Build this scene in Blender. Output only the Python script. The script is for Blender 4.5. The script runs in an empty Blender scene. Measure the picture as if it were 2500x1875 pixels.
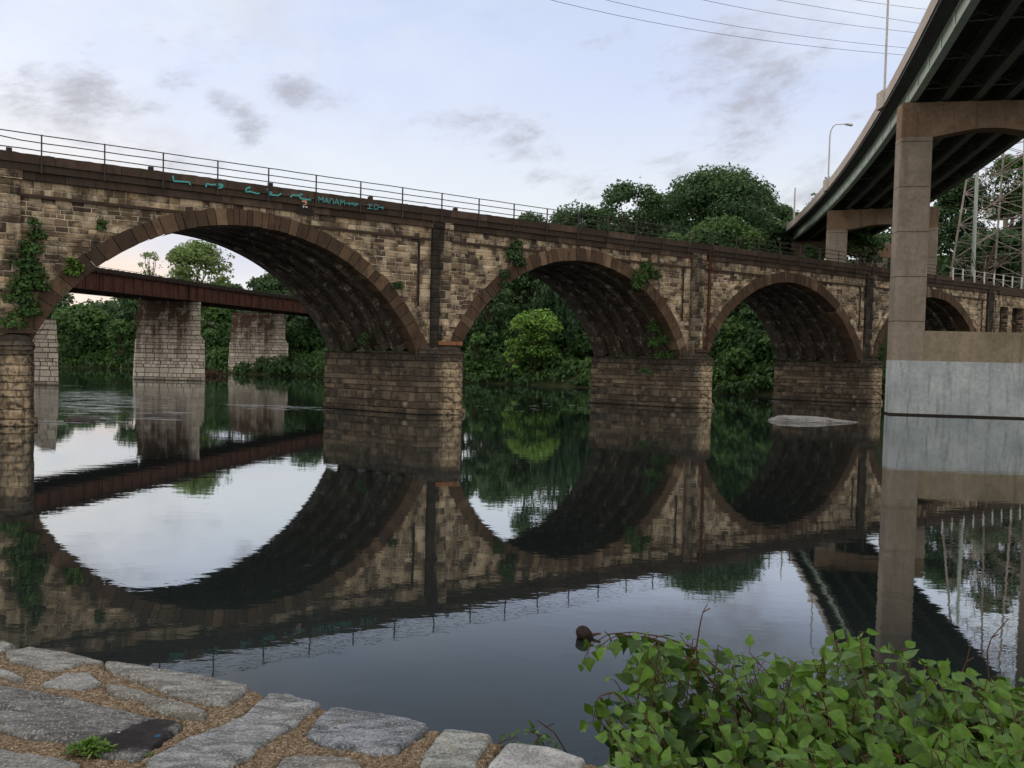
import bpy, bmesh, math, random
import numpy as np
from mathutils import Vector, Matrix
from mathutils import noise as mnoise

# ------------------------------------------------------------------ camera
F_PX, PITCH, ROLL, CAM_H = 2023.87, 0.0383, 0.0235, 4.3396
scene = bpy.context.scene
COL = scene.collection
_r0 = np.array([1, 0, 0.]); CF = np.array([0, math.cos(PITCH), -math.sin(PITCH)]); _u0 = np.array([0, math.sin(PITCH), math.cos(PITCH)])
CU = math.cos(ROLL)*_u0 - math.sin(ROLL)*_r0
CR = math.cos(ROLL)*_r0 + math.sin(ROLL)*_u0
CC = np.array([0, 0, CAM_H])
cam_d = bpy.data.cameras.new('camera'); cam = bpy.data.objects.new('camera', cam_d); COL.objects.link(cam)
cam_d.sensor_fit = 'HORIZONTAL'; cam_d.sensor_width = 36.0; cam_d.lens = F_PX/2500*36.0
cam_d.clip_start = 0.05; cam_d.clip_end = 5000
m = Matrix.Identity(4)
for i in range(3):
    m[i][0] = CR[i]; m[i][1] = CU[i]; m[i][2] = -CF[i]; m[i][3] = CC[i]
cam.matrix_world = m
scene.camera = cam

# ------------------------------------------------------------------ light
SUN_EL, SUN_AZ = math.radians(13), math.radians(-44)      # azimuth measured from +Y, negative = left
world = bpy.data.worlds.new('World'); scene.world = world; world.use_nodes = True
sun_d = bpy.data.lights.new('sun', 'SUN'); sun_d.energy = 0.7; sun_d.angle = math.radians(18); sun_d.color = (1, .86, .7)
sun = bpy.data.objects.new('sun', sun_d); COL.objects.link(sun)
_sd = Vector((math.sin(SUN_AZ)*math.cos(SUN_EL), math.cos(SUN_AZ)*math.cos(SUN_EL), math.sin(SUN_EL)))
sun.rotation_euler = _sd.to_track_quat('Z', 'Y').to_euler()
scene.view_settings.view_transform = 'Standard'; scene.view_settings.look = 'None'
scene.view_settings.exposure = 0.2; scene.view_settings.gamma = 1.0

def ray(x, y): return CF + CR*((x-1250)/F_PX) - CU*((y-937.5)/F_PX)
def onz(x, y, z):
    d = ray(x, y); return CC + d*((z-CAM_H)/d[2])
def onY(x, y, Y):
    d = ray(x, y); return CC + d*(Y/d[1])

# ------------------------------------------------------------------ node helpers
class NB:
    def __init__(s, nt): s.nt = nt; s.n = nt.nodes; s.l = nt.links
    def node(s, t, **kw):
        nd = s.n.new(t)
        for k, v in kw.items(): setattr(nd, k, v)
        return nd
    def put(s, sock, v):
        if isinstance(v, bpy.types.NodeSocket): s.l.new(v, sock)
        elif v is not None:
            if hasattr(sock.default_value, '__len__') and not hasattr(v, '__len__'): v = (v,)*len(sock.default_value)
            if hasattr(v, '__len__') and len(v) == 3 and len(sock.default_value) == 4: v = (*v, 1)
            sock.default_value = v
    def math(s, op, a, b=None, c=None, clamp=False):
        nd = s.node('ShaderNodeMath', operation=op, use_clamp=clamp)
        s.put(nd.inputs[0], a)
        if b is not None: s.put(nd.inputs[1], b)
        if c is not None: s.put(nd.inputs[2], c)
        return nd.outputs[0]
    def vmath(s, op, a, b=None):
        nd = s.node('ShaderNodeVectorMath', operation=op); s.put(nd.inputs[0], a)
        if b is not None: s.put(nd.inputs[1], b)
        return nd.outputs['Value'] if op in ('DOT_PRODUCT', 'LENGTH', 'DISTANCE') else nd.outputs[0]
    def xyz(s, v):
        nd = s.node('ShaderNodeSeparateXYZ'); s.put(nd.inputs[0], v); return nd.outputs
    def comb(s, x, y, z=0.0):
        nd = s.node('ShaderNodeCombineXYZ'); s.put(nd.inputs[0], x); s.put(nd.inputs[1], y); s.put(nd.inputs[2], z); return nd.outputs[0]
    def noise(s, vec, scale, detail=4, rough=.55, dist=0):
        nd = s.node('ShaderNodeTexNoise'); s.put(nd.inputs['Vector'], vec); nd.inputs['Scale'].default_value = scale
        nd.inputs['Detail'].default_value = detail; nd.inputs['Roughness'].default_value = rough; nd.inputs['Distortion'].default_value = dist
        return nd.outputs['Fac']
    def white(s, vec):
        nd = s.node('ShaderNodeTexWhiteNoise', noise_dimensions='3D'); s.put(nd.inputs['Vector'], vec); return nd
    def ramp(s, f, pts, interp='LINEAR'):
        nd = s.node('ShaderNodeValToRGB'); nd.color_ramp.interpolation = interp; e = nd.color_ramp.elements
        while len(e) < len(pts): e.new(.5)
        for el, (p, c) in zip(e, pts):
            el.position = p; el.color = (*c, 1) if hasattr(c, '__len__') else (c, c, c, 1)
        s.put(nd.inputs[0], f); return nd.outputs[0]
    def mix(s, f, a, b, mode='MIX'):
        nd = s.node('ShaderNodeMix', data_type='RGBA', blend_type=mode)
        s.put(nd.inputs[0], f); s.put(nd.inputs[6], a); s.put(nd.inputs[7], b); return nd.outputs[2]
    def mapr(s, v, a, b, c=0., d=1., smooth=False):
        nd = s.node('ShaderNodeMapRange', interpolation_type='SMOOTHSTEP' if smooth else 'LINEAR')
        s.put(nd.inputs[0], v)
        for i, q in enumerate((a, b, c, d)): s.put(nd.inputs[1+i], q)
        return nd.outputs[0]
    def bump(s, h, strength=.5, dist=.02):
        nd = s.node('ShaderNodeBump'); s.put(nd.inputs['Height'], h); nd.inputs['Strength'].default_value = strength; nd.inputs['Distance'].default_value = dist
        return nd.outputs[0]
    def coord(s, k): return s.node('ShaderNodeTexCoord').outputs[k]
    def attr(s, name): return s.node('ShaderNodeAttribute', attribute_name=name)
    def scale(s, v, sc):
        nd = s.node('ShaderNodeMapping'); s.put(nd.inputs[0], v); nd.inputs['Scale'].default_value = sc; return nd.outputs[0]

def mat(name):
    mt = bpy.data.materials.new(name); mt.use_nodes = True; b = NB(mt.node_tree); p = b.n['Principled BSDF']; p.inputs['Specular IOR Level'].default_value = .1; return mt, b, p
def simple(name, col, rough=.7, metal=0., nscale=8., amt=.35, bump=.0, coord='Object'):
    mt, b, p = mat(name); v = b.coord(coord)
    n = b.noise(v, nscale, 5); c = b.mix(b.mapr(n, .3, .7), [x*(1-amt) for x in col], [min(1, x*(1+amt)) for x in col])
    b.put(p.inputs['Base Color'], c); p.inputs['Roughness'].default_value = rough; p.inputs['Metallic'].default_value = metal
    if bump: b.put(p.inputs['Normal'], b.bump(b.noise(v, nscale*3, 4), .6, bump))
    return mt

# ------------------------------------------------------------------ world / sky
def build_sky():
    b = NB(world.node_tree); bg = b.n['Background']
    sky = b.node('ShaderNodeTexSky', sky_type='NISHITA', sun_disc=False)
    sky.sun_elevation = SUN_EL; sky.sun_rotation = SUN_AZ
    d = b.vmath('NORMALIZE', b.coord('Generated')); x, y, z = b.xyz(d)
    el = b.math('ARCSINE', z)
    base = b.ramp(b.mapr(el, -.02, 1.4), [(0, (8.9, 8.3, 7.7)), (.07, (8.6, 8.4, 8.2)), (.13, (7.8, 8.1, 8.5)), (.22, (6.25, 7.0, 9.0)), (.36, (5.2, 6.1, 8.3)), (.55, (14.5, 14., 13.6)), (1, (18.5, 17.6, 16.4))])
    # unseen sky overhead and behind the viewer brightened and warmed to light the facades
    base = b.mix(b.mapr(y, .25, -.35, 0., 1., True), base, (20.5, 18.3, 15.4))
    # warm glow low in the left where the sun has gone down
    glow = b.math('POWER', b.math('MAXIMUM', b.vmath('DOT_PRODUCT', d, tuple(Vector((math.sin(-.50), math.cos(-.50), .06)).normalized())), 0), 170.)
    base = b.mix(b.math('MULTIPLY', glow, .75, clamp=True), base, (10.3, 7.4, 5.0))
    base = b.mix(.10, base, sky.outputs[0])
    az = b.math('ARCTAN2', x, y)
    p = b.comb(b.math('MULTIPLY', az, 1.0), b.math('MULTIPLY', el, 1.9), 0.)
    veil = b.mapr(b.noise(p, 3.1, 8, .6, .1), .40, .62)
    leftish = b.mapr(az, .05, -.40, .12, 1.); rightish = b.mapr(az, .12, .42, 0., 1.)
    side = b.math('MAXIMUM', leftish, rightish)
    base = b.mix(b.math('MULTIPLY', b.math('MULTIPLY', veil, side), .8), base, (7.6, 8.0, 8.4))
    big = b.mapr(b.noise(b.comb(az, b.math('MULTIPLY', el, 1.5), 5.2), 5.2, 8, .6, .15), .44, .70, 0., 1., True)
    base = b.mix(b.math('MULTIPLY', b.math('MULTIPLY', big, side), .40), base, (5.2, 5.3, 6.0))
    for (px, py, sx, sy, w, col_) in [(560, 610, 260, 70, .8, (6.3, 6.4, 7.5)), (300, 660, 120, 30, .7, (9.6, 7.6, 6.2))]:
        r = ray(px, py); r = r/np.linalg.norm(r); a0 = math.atan2(r[0], r[1]); e0 = math.asin(r[2]); da = b.math('DIVIDE', b.math('SUBTRACT', az, a0), sx/F_PX); de = b.math('DIVIDE', b.math('SUBTRACT', el, e0), sy/F_PX)
        base = b.mix(b.math('MULTIPLY', b.math('EXPONENT', b.math('MULTIPLY', b.math('ADD', b.math('MULTIPLY', da, da), b.math('MULTIPLY', de, de)), -.8)), w), base, col_)
    blobs = None
    for (px, py, sx, sy, w) in [(215, 240, 75, 60, 1.), (200, 300, 80, 45, .8), (320, 250, 120, 32, .9), (400, 190, 40, 40, .7), (545, 250, 50, 38, 1.), (600, 300, 48, 62, 1.), (720, 225, 100, 42, .9), (1840, 165, 190, 120, 1.0), (1900, 330, 240, 110, .62), (1240, 320, 170, 60, .8), (1640, 385, 120, 50, .62), (1300, 436, 50, 26, .6), (1420, 460, 75, 34, .95), (1640, 140, 70, 45, .55), (480, 100, 150, 80, .55), (1990, 450, 260, 90, .6), (330, 330, 160, 60, .6), (60, 250, 190, 90, .5), (420, 190, 80, 50, .6)]:
        r = ray(px, py); r = r/np.linalg.norm(r); a0 = math.atan2(r[0], r[1]); e0 = math.asin(r[2])
        da = b.math('DIVIDE', b.math('SUBTRACT', az, a0), sx/F_PX*1.0); de = b.math('DIVIDE', b.math('SUBTRACT', el, e0), sy/F_PX)
        g = b.math('MULTIPLY', b.math('EXPONENT', b.math('MULTIPLY', b.math('ADD', b.math('MULTIPLY', da, da), b.math('MULTIPLY', de, de)), -.8)), w)
        blobs = g if blobs is None else b.math('MAXIMUM', blobs, g)
    w1 = b.comb(b.math('ADD', az, b.math('MULTIPLY', el, .5)), b.math('MULTIPLY', b.math('SUBTRACT', el, b.math('MULTIPLY', az, .25)), 2.3), .7)
    cn = b.math('ADD', b.math('MULTIPLY', b.noise(w1, 7., 9, .66, .3), .72), b.math('MULTIPLY', b.noise(w1, 21., 8, .68, .3), .36))
    cl = b.mapr(b.math('ADD', b.math('MULTIPLY', cn, 2.5), b.math('MULTIPLY', blobs, .66)), 1.58, 2.3, 0., 1., True)
    base = b.mix(b.math('MULTIPLY', cl, .85), base, (3.9, 3.9, 4.4))
    b.put(bg.inputs['Color'], base); bg.inputs['Strength'].default_value = 0.1
build_sky()

# ------------------------------------------------------------------ object helpers
def tag(o, label=None, cat=None, group=None, kind=None):
    for k, v in (('label', label), ('category', cat), ('group', group), ('kind', kind)):
        if v: o[k] = v
    return o
def empty(name, loc=(0, 0, 0), rz=0., **kw):
    o = bpy.data.objects.new(name, None); o.location = loc; o.rotation_euler[2] = rz; o.empty_display_size = .5
    COL.objects.link(o); return tag(o, **kw)
def mesh_np(name, verts, faces, material, parent=None, uv=None, tint=None, smooth=False, **kw):
    """faces: int array (n,3) or (n,4), or list of lists"""
    me = bpy.data.meshes.new(name)
    if isinstance(faces, np.ndarray):
        V = np.asarray(verts, np.float32); n, k = faces.shape
        me.vertices.add(len(V)); me.vertices.foreach_set('co', V.ravel())
        me.loops.add(n*k); me.loops.foreach_set('vertex_index', faces.astype(np.int32).ravel())
        me.polygons.add(n); me.polygons.foreach_set('loop_start', np.arange(0, n*k, k, dtype=np.int32))
        me.update(calc_edges=True)
    else:
        me.from_pydata([tuple(v) for v in verts], [], faces); me.update()
    if uv is not None:
        l = me.uv_layers.new(name='UVMap'); l.data.foreach_set('uv', np.asarray(uv, np.float32).ravel())
    if tint is not None:
        a = me.attributes.new('tint', 'FLOAT', 'FACE'); a.data.foreach_set('value', np.asarray(tint, np.float32))
    if smooth: me.polygons.foreach_set('use_smooth', np.ones(len(me.polygons), bool))
    me.materials.append(material)
    o = bpy.data.objects.new(name, me); COL.objects.link(o)
    if parent is not None: o.parent = parent
    return tag(o, **kw)

class MB:
    """collects polygons with metre UVs and a tint, then links them as one mesh"""
    def __init__(s): s.v = []; s.f = []; s.uv = []; s.t = []
    def poly(s, pts, uvs=None, t=.5):
        i = len(s.v); s.v += [tuple(p) for p in pts]; s.f.append(list(range(i, i+len(pts))))
        if uvs is None:
            a = Vector(pts[0]); e = (Vector(pts[1])-a); e = e.normalized() if e.length > 1e-9 else Vector((1, 0, 0))
            n = e.cross(Vector(pts[2])-a)
            if n.length < 1e-9: n = Vector((0, 0, 1))
            n.normalize()
            if abs(n.z) > .9: uvs = [(p[0], p[1]) for p in pts]
            else:
                h = Vector((-n.y, n.x, 0)).normalized(); uvs = [(Vector(p).dot(h), p[2]) for p in pts]
        s.uv += [tuple(q) for q in uvs]; s.t.append(t)
    def box(s, x0, x1, y0, y1, z0, z1, t=.5, ax=None):
        P = [(x, y, z) for z in (z0, z1) for y in (y0, y1) for x in (x0, x1)]
        for q in ((0, 1, 5, 4), (3, 2, 6, 7), (1, 3, 7, 5), (2, 0, 4, 6), (4, 5, 7, 6), (1, 0, 2, 3)): s.poly([P[i] for i in q], None, t)
    def prism(s, pts, z0, z1, t=.5, top=True, bottom=True, taper=None):
        """plan polygon (counter-clockwise) extruded from z0 to z1, optional other polygon on top"""
        up = taper or pts; n = len(pts); acc = 0.
        for i in range(n):
            j = (i+1) % n; L = math.dist(pts[i], pts[j])
            s.poly([(*pts[i], z0), (*pts[j], z0), (*up[j], z1), (*up[i], z1)], [(acc, z0), (acc+L, z0), (acc+L, z1), (acc, z1)], t); acc += L
        if top: s.poly([(*p, z1) for p in up], [tuple(p) for p in up], t)
        if bottom: s.poly([(*p, z0) for p in reversed(pts)], [tuple(p) for p in reversed(pts)], t)
    def bar(s, a, b, w, h=None, t=.5, up=(0, 0, 1)):
        a = Vector(a); b = Vector(b); h = h or w; d = (b-a).normalized(); u = Vector(up)
        if abs(d.dot(u)) > .98: u = Vector((1, 0, 0))
        sx = d.cross(u).normalized(); sy = sx.cross(d)
        c = [(-1, -1), (1, -1), (1, 1), (-1, 1)]
        A = [a+sx*(w/2*i)+sy*(h/2*j) for i, j in c]; B = [b+sx*(w/2*i)+sy*(h/2*j) for i, j in c]
        for i in range(4):
            j = (i+1) % 4; s.poly([A[i], A[j], B[j], B[i]], None, t)
        s.poly(A[::-1], None, t); s.poly(B, None, t)
    def tube(s, pts, radii, n=7, t=.5, cap=True):
        pts = [Vector(p) for p in pts]
        if not hasattr(radii, '__len__'): radii = [radii]*len(pts)
        base = len(s.v); prev = None; L = 0.; rings = []
        for k, p in enumerate(pts):
            d = (pts[min(k+1, len(pts)-1)]-pts[max(k-1, 0)]).normalized()
            if prev is None: prev = d.orthogonal().normalized()
            u = (prev-d*prev.dot(d)).normalized(); prev = u; w = d.cross(u)
            rings.append([p+(u*math.cos(2*math.pi*i/n)+w*math.sin(2*math.pi*i/n))*radii[k] for i in range(n)])
        for k in range(len(rings)-1):
            for i in range(n):
                j = (i+1) % n; s.poly([rings[k][i], rings[k][j], rings[k+1][j], rings[k+1][i]], [(i/n, k), ((i+1)/n, k), ((i+1)/n, k+1), (i/n, k+1)], t)
        if cap: s.poly(rings[0][::-1], None, t); s.poly(rings[-1], None, t)
    def build(s, name, material, parent=None, smooth=False, **kw):
        o = mesh_np(name, s.v, s.f, material, parent, s.uv, s.t, smooth, **kw); return o

# ------------------------------------------------------------------ materials
def masonry(name, pal, roww=.95, rowh=.42, mortar=(.52, .45, .36), msize=.022, mort_amt=.8, efflo=.78, stain=.5, dark=(.022, .019, .017), bumpd=.05, wet=0., stain_scale=(1.3, .28, 1), tide=False, seed=0., tone=1.0, warm=.55, sootp=.62):
    mt, b, p = mat(name); uv = b.coord('UV'); u, v, _ = b.xyz(uv)
    v2 = b.math('ADD', v, b.math('ADD', b.math('MULTIPLY', b.math('SINE', b.math('MULTIPLY', v, 3.1/rowh*.42)), rowh*.22), b.math('MULTIPLY', b.math('SINE', b.math('MULTIPLY', v, 7.3)), rowh*.08)))
    wob = b.math('MULTIPLY', b.math('SUBTRACT', b.noise(uv, 1.7, 2), .5), .09)
    v2 = b.math('ADD', v2, wob)
    r = b.math('DIVIDE', v2, rowh); row = b.math('FLOOR', r); fr = b.math('FRACT', r)
    rr = b.white(b.comb(row, seed, 1.7)); wr = b.math('MULTIPLY_ADD', rr.outputs['Value'], roww*.9, roww*.6)
    off = b.math('MULTIPLY', b.white(b.comb(row, seed, 9.1)).outputs['Value'], 7.)
    c = b.math('ADD', b.math('DIVIDE', b.math('ADD', u, b.math('MULTIPLY', b.math('SINE', b.math('MULTIPLY_ADD', u, 2.1, b.math('MULTIPLY', row, 2.4))), .2*roww)), wr), off)
    colm = b.math('FLOOR', c); fc = b.math('FRACT', c)
    # half of the wide stones are split
    wn = b.white(b.comb(row, colm, seed+3.)); rnd = wn.outputs['Value']; rc = b.xyz(wn.outputs['Color'])
    dv = b.math('MULTIPLY', b.math('MINIMUM', fr, b.math('SUBTRACT', 1., fr)), rowh)
    du = b.math('MULTIPLY', b.math('MINIMUM', fc, b.math('SUBTRACT', 1., fc)), wr)
    edge = b.math('MINIMUM', dv, du)
    fine = b.noise(uv, 9., 6, .65); big = b.noise(uv, .55, 5, .6)
    edge = b.math('ADD', edge, b.math('MULTIPLY', b.math('SUBTRACT', fine, .5), .02))
    mm = b.mapr(edge, msize*.4, msize*1.2, 1., 0.)
    colr = b.ramp(rnd, pal, 'LINEAR')
    colr = b.mix(b.mapr(fine, .3, .72), b.mix(.55, colr, (.03, .024, .02)), colr)
    colr = b.mix(b.math('MULTIPLY', b.mapr(rc[1], .0, 1.), .28), colr, (.12, .105, .09))
    patch = b.noise(b.scale(uv, (.32, .5, 1.)), 1., 5, .62, .3); patch2 = b.noise(b.scale(uv, (1., 1., 1.)), .9, 4, .6)
    colr = b.mix(b.mapr(patch, .40, .60, sootp, 0.), colr, (.062, .046, .034)); colr = b.mix(b.mapr(patch2, .50, .64, 0., warm), colr, (.50, .40, .275))
    # sooty stains hanging down
    sv = b.scale(uv, stain_scale); st = b.mapr(b.noise(sv, .9, 6, .62, .4), .46, .64)
    st = b.math('MULTIPLY', st, b.mapr(b.noise(uv, 2.6, 4, .6), .32, .58))
    # pale lime bleeding from the joints
    ev = b.mapr(b.noise(b.scale(uv, (1., .9, 1.)), 1.15, 6, .6, .3), .56, .70)
    ev = b.math('MULTIPLY', ev, b.mapr(b.noise(b.scale(uv, (5., 1.4, 1)), 1.6, 5, .65), .38, .56))
    colr = b.mix(b.math('MULTIPLY', ev, efflo), colr, (.50, .45, .38))
    jm = b.math('MULTIPLY', mm, b.mapr(b.noise(uv, .7, 4, .6), .38, .58, .08, mort_amt))
    jd = b.math('MULTIPLY', mm, .75)
    colr = b.mix(jd, colr, (.02, .017, .015))
    colr = b.mix(jm, colr, mortar)
    colr = b.mix(b.math('MULTIPLY', st, stain), colr, dark)
    if tide:
        z = b.xyz(b.node('ShaderNodeNewGeometry').outputs['Position'])[2]
        colr = b.mix(b.mapr(b.math('ADD', z, b.math('MULTIPLY', fine, .25)), .15, .5, .75, 0.), colr, (.035, .032, .026))
    if tone != 1.0: colr = b.mix(1., colr, (tone, tone, tone), 'MULTIPLY')
    b.put(p.inputs['Base Color'], colr); p.inputs['Roughness'].default_value = .88
    h = b.math('ADD', b.math('MULTIPLY', b.mapr(edge, 0., .07), 1.), b.math('MULTIPLY', fine, .7))
    h = b.math('ADD', h, b.math('MULTIPLY', rc[0], .6))
    b.put(p.inputs['Normal'], b.bump(h, .9, bumpd))
    return mt
PAL_WALL = [(0, (.038, .027, .02)), (.2, (.085, .058, .038)), (.36, (.19, .13, .08)), (.55, (.33, .24, .145)), (.76, (.50, .38, .245)), (.93, (.66, .54, .39)), (.975, (.60, .47, .33)), (.98, (.36, .19, .09)), (1, (.32, .16, .08))]
PAL_DARK = [(0, (.03, .026, .022)), (.5, (.065, .055, .045)), (.85, (.12, .10, .08)), (1, (.19, .16, .125))]
PAL_PIER = [(0, (.05, .037, .027)), (.45, (.14, .105, .073)), (.75, (.27, .205, .14)), (1, (.52, .40, .27))]
M = {}
M['wall'] = masonry('sandstone_masonry', PAL_WALL, roww=.78, rowh=.38, stain=.9, tone=1.12)
M['wall_small'] = masonry('sandstone_small_courses', PAL_WALL, roww=.52, rowh=.29, stain=.8, tone=1.12, seed=4., mort_amt=1., msize=.02)
def sooty(base, name, spots):
    mt = base.copy(); mt.name = name; b = NB(mt.node_tree); p = b.n['Principled BSDF']; src = p.inputs['Base Color'].links[0].from_socket; o = b.coord('Object'); x, y, z = b.xyz(o); n = b.noise(b.scale(o, (1.6, 1.6, .25)), 1.6, 6, .65); f = None
    for c, w, st in spots:
        d = b.math('ABSOLUTE', b.math('SUBTRACT', b.math('ADD', x, b.math('MULTIPLY', b.math('SUBTRACT', n, .5), 1.3)), c)); g = b.mapr(d, w*.6, w, st, 0.); f = g if f is None else b.math('MAXIMUM', f, g)
    b.put(p.inputs['Base Color'], b.mix(f, src, (.014, .013, .013))); return mt
def shade_and_soot(base):  # soot and the shade of the inner sides both painted dark; nose paler
    mt = base.copy(); mt.name = 'pier_masonry_shaded_sooty_side'; b = NB(mt.node_tree); p = b.n['Principled BSDF']; src = p.inputs['Base Color'].links[0].from_socket; x, y, z = b.xyz(b.coord('Object')); n = b.noise(b.coord('UV'), 1.1, 6, .68)
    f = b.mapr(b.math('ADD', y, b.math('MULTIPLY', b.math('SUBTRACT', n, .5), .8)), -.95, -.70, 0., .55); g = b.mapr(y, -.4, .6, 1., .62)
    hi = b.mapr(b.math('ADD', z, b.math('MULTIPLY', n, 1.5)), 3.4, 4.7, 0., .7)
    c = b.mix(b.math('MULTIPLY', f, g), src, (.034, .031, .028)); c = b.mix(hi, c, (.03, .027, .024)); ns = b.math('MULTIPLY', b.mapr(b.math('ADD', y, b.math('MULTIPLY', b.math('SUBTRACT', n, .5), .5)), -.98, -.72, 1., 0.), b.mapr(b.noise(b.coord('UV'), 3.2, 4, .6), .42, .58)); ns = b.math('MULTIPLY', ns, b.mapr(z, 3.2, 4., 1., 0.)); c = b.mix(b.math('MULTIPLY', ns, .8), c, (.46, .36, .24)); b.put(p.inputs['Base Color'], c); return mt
M['pilaster'] = sooty(M['wall'], 'soot_streaked_pilaster', [(-.95, .75, .93), (24.1, .9, .6), (49.1, .9, .9), (73.6, 1.1, .9), (-50, 1, .8)])
M['soot'] = masonry('soot_stained_masonry', [(0, (.02, .018, .017)), (.6, (.05, .043, .037)), (.9, (.1, .085, .07)), (1, (.24, .19, .14))], roww=.8, rowh=.45, stain=.85, efflo=.3, seed=2., stain_scale=(2.2, .12, 1))
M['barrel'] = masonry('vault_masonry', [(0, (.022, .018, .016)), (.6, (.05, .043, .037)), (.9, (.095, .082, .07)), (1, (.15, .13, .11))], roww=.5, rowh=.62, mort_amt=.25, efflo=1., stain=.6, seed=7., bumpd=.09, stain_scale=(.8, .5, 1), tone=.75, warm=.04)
M['pier'] = masonry('pier_masonry', PAL_PIER, roww=.85, rowh=.44, mort_amt=.45, efflo=.85, stain=.8, bumpd=.16, tone=1.1, warm=.3, tide=True, seed=5.)
M['pier_side'] = shade_and_soot(M['pier'])
M['limestone'] = masonry('limestone_masonry', [(0, (.47, .42, .36)), (.5, (.65, .59, .52)), (1, (.82, .76, .68))], roww=1.0, rowh=.46, mortar=(.06, .045, .036), mort_amt=1., msize=.045, efflo=.15, stain=.35, dark=(.06, .035, .025), warm=.1, sootp=.12, tide=True, seed=11.)

def parapet_mat(name, cols):
    mt, b, p = mat(name); o = b.coord('Object'); t = b.attr('tint').outputs['Fac']
    n = b.noise(o, 1.6, 7, .62); s = b.noise(b.scale(o, (2.5, 2.5, .5)), 1.4, 6, .65); f = b.noise(o, 14., 4, .6)
    c = b.ramp(t, [(0, cols[0]), (.55, cols[1]), (1, cols[2])])
    c = b.mix(b.mapr(n, .35, .7, 0., .7), c, cols[3]); c = b.mix(b.mapr(s, .5, .68, 0., .75), c, (.028, .022, .02))
    c = b.mix(b.mapr(f, .62, .8, 0., .35), c, (.3, .25, .2))
    b.put(p.inputs['Base Color'], c); p.inputs['Roughness'].default_value = .9
    b.put(p.inputs['Normal'], b.bump(b.math('ADD', f, n), .8, .05)); return mt
M['parapet'] = parapet_mat('weathered_brownstone', [(.035, .025, .021), (.062, .043, .034), (.10, .07, .054), (.04, .032, .028)])
M['ring'] = parapet_mat('voussoir_sandstone', [(.045, .03, .022), (.092, .058, .038), (.22, .155, .10), (.05, .037, .029)])
M['cap'] = parapet_mat('orange_capstone', [(.2, .09, .045), (.26, .12, .06), (.3, .15, .08), (.13, .07, .045)])
M['rail'] = simple('dark_painted_steel', (.045, .04, .04), .6, .2)
M['white'] = simple('white_paint', (.55, .54, .51), .6)
M['rust'] = simple('rusted_iron', (.06, .024, .017), .85, 0., 5., .5)
M['teal'] = simple('teal_spray_paint', (.07, .30, .31), .7, 0., 20., .25)

def girder_mat():
    mt, b, p = mat('rusty_girder_paint'); o = b.coord('Object')
    n = b.noise(o, 1.2, 6, .65); s = b.noise(b.scale(o, (3, 3, .35)), 2., 6, .65)
    c = b.mix(b.mapr(n, .35, .68), (.048, .021, .015), (.085, .036, .026)); c = b.mix(b.mapr(s, .46, .66, 0., .9), c, (.02, .012, .011))
    b.put(p.inputs['Base Color'], c); p.inputs['Roughness'].default_value = .75; return mt
M['girder'] = girder_mat()
M['tie'] = simple('creosoted_timber', (.025, .02, .018), .9)

def concrete(name, c0, c1, joints=None, streak=.35, speck=.3, spacing=3.6, zref=22.):
    mt, b, p = mat(name); o = b.node('ShaderNodeNewGeometry').outputs['Position']; x, y, z = b.xyz(o)
    n = b.noise(o, .35, 6, .6); f = b.noise(o, 16., 5, .7); g = b.noise(o, 55., 3, .6); s = b.noise(b.scale(o, (1.8, 1.8, .16)), 1.2, 6, .68)
    c = b.mix(b.mapr(n, .35, .68), c0, c1); c = b.mix(b.mapr(b.noise(o, 3.2, 7, .72), .42, .68, 0., .5), c, [q*.5 for q in c0]); c = b.mix(b.mapr(f, .52, .78, 0., speck), c, [q*.35 for q in c0]); c = b.mix(b.mapr(g, .55, .8, 0., speck), c, [min(1, q*1.6) for q in c1])
    c = b.mix(b.mapr(s, .52, .74, 0., streak), c, [q*.3 for q in c0])
    if joints:
        fr = b.math('FRACT', b.math('DIVIDE', b.math('ADD', b.math('SUBTRACT', z, zref), 36.), spacing)); e = b.math('MULTIPLY', b.math('MINIMUM', fr, b.math('SUBTRACT', 1., fr)), spacing)
        c = b.mix(b.mapr(e, .02, .05, .8, 0.), c, (.03, .024, .02))
    b.put(p.inputs['Base Color'], c); p.inputs['Roughness'].default_value = .88; b.put(p.inputs['Normal'], b.bump(f, .4, .02)); return mt
M['concrete'] = concrete('aggregate_concrete', (.185, .155, .128), (.265, .228, .19), True)
M['concrete_dark'] = concrete('shade_browned_concrete', (.14, .098, .068), (.225, .16, .112), None, .55)  # cap beams' shade painted into the darker brown; streaks are staining
M['concrete_pale'] = concrete('pale_smooth_concrete', (.27, .305, .33), (.40, .435, .46), None, .75, .6)
M['concrete_wall'] = concrete('lichened_concrete', (.17, .145, .105), (.26, .22, .165), None, .6)
M['barrier'] = concrete('barrier_concrete', (.33, .29, .26), (.41, .36, .325), None, .15, .1)
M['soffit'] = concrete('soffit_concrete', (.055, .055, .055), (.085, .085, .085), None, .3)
def green_steel():
    mt, b, p = mat('pale_green_steel'); o = b.coord('Object'); n = b.noise(o, .8, 5, .6); s = b.noise(o, 9., 4)
    c = b.mix(b.mapr(n, .35, .7), (.36, .43, .385), (.46, .53, .48)); c = b.mix(b.mapr(s, .6, .75, 0., .3), c, (.16, .17, .14))
    b.put(p.inputs['Base Color'], c); p.inputs['Roughness'].default_value = .6; return mt
M['green'] = green_steel()
M['flange'] = simple('grimy_green_steel', (.13, .145, .12), .7)
M['galv'] = simple('galvanised_steel', (.33, .33, .33), .5, .4)
M['tower'] = simple('weathered_lattice_steel', (.22, .19, .175), .65, .2, .6, .45)
M['tower_pale'] = simple('pale_green_pole_paint', (.26, .30, .285), .6, 0.)
M['wire'] = simple('cable_black', (.03, .03, .035), .7)

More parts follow.
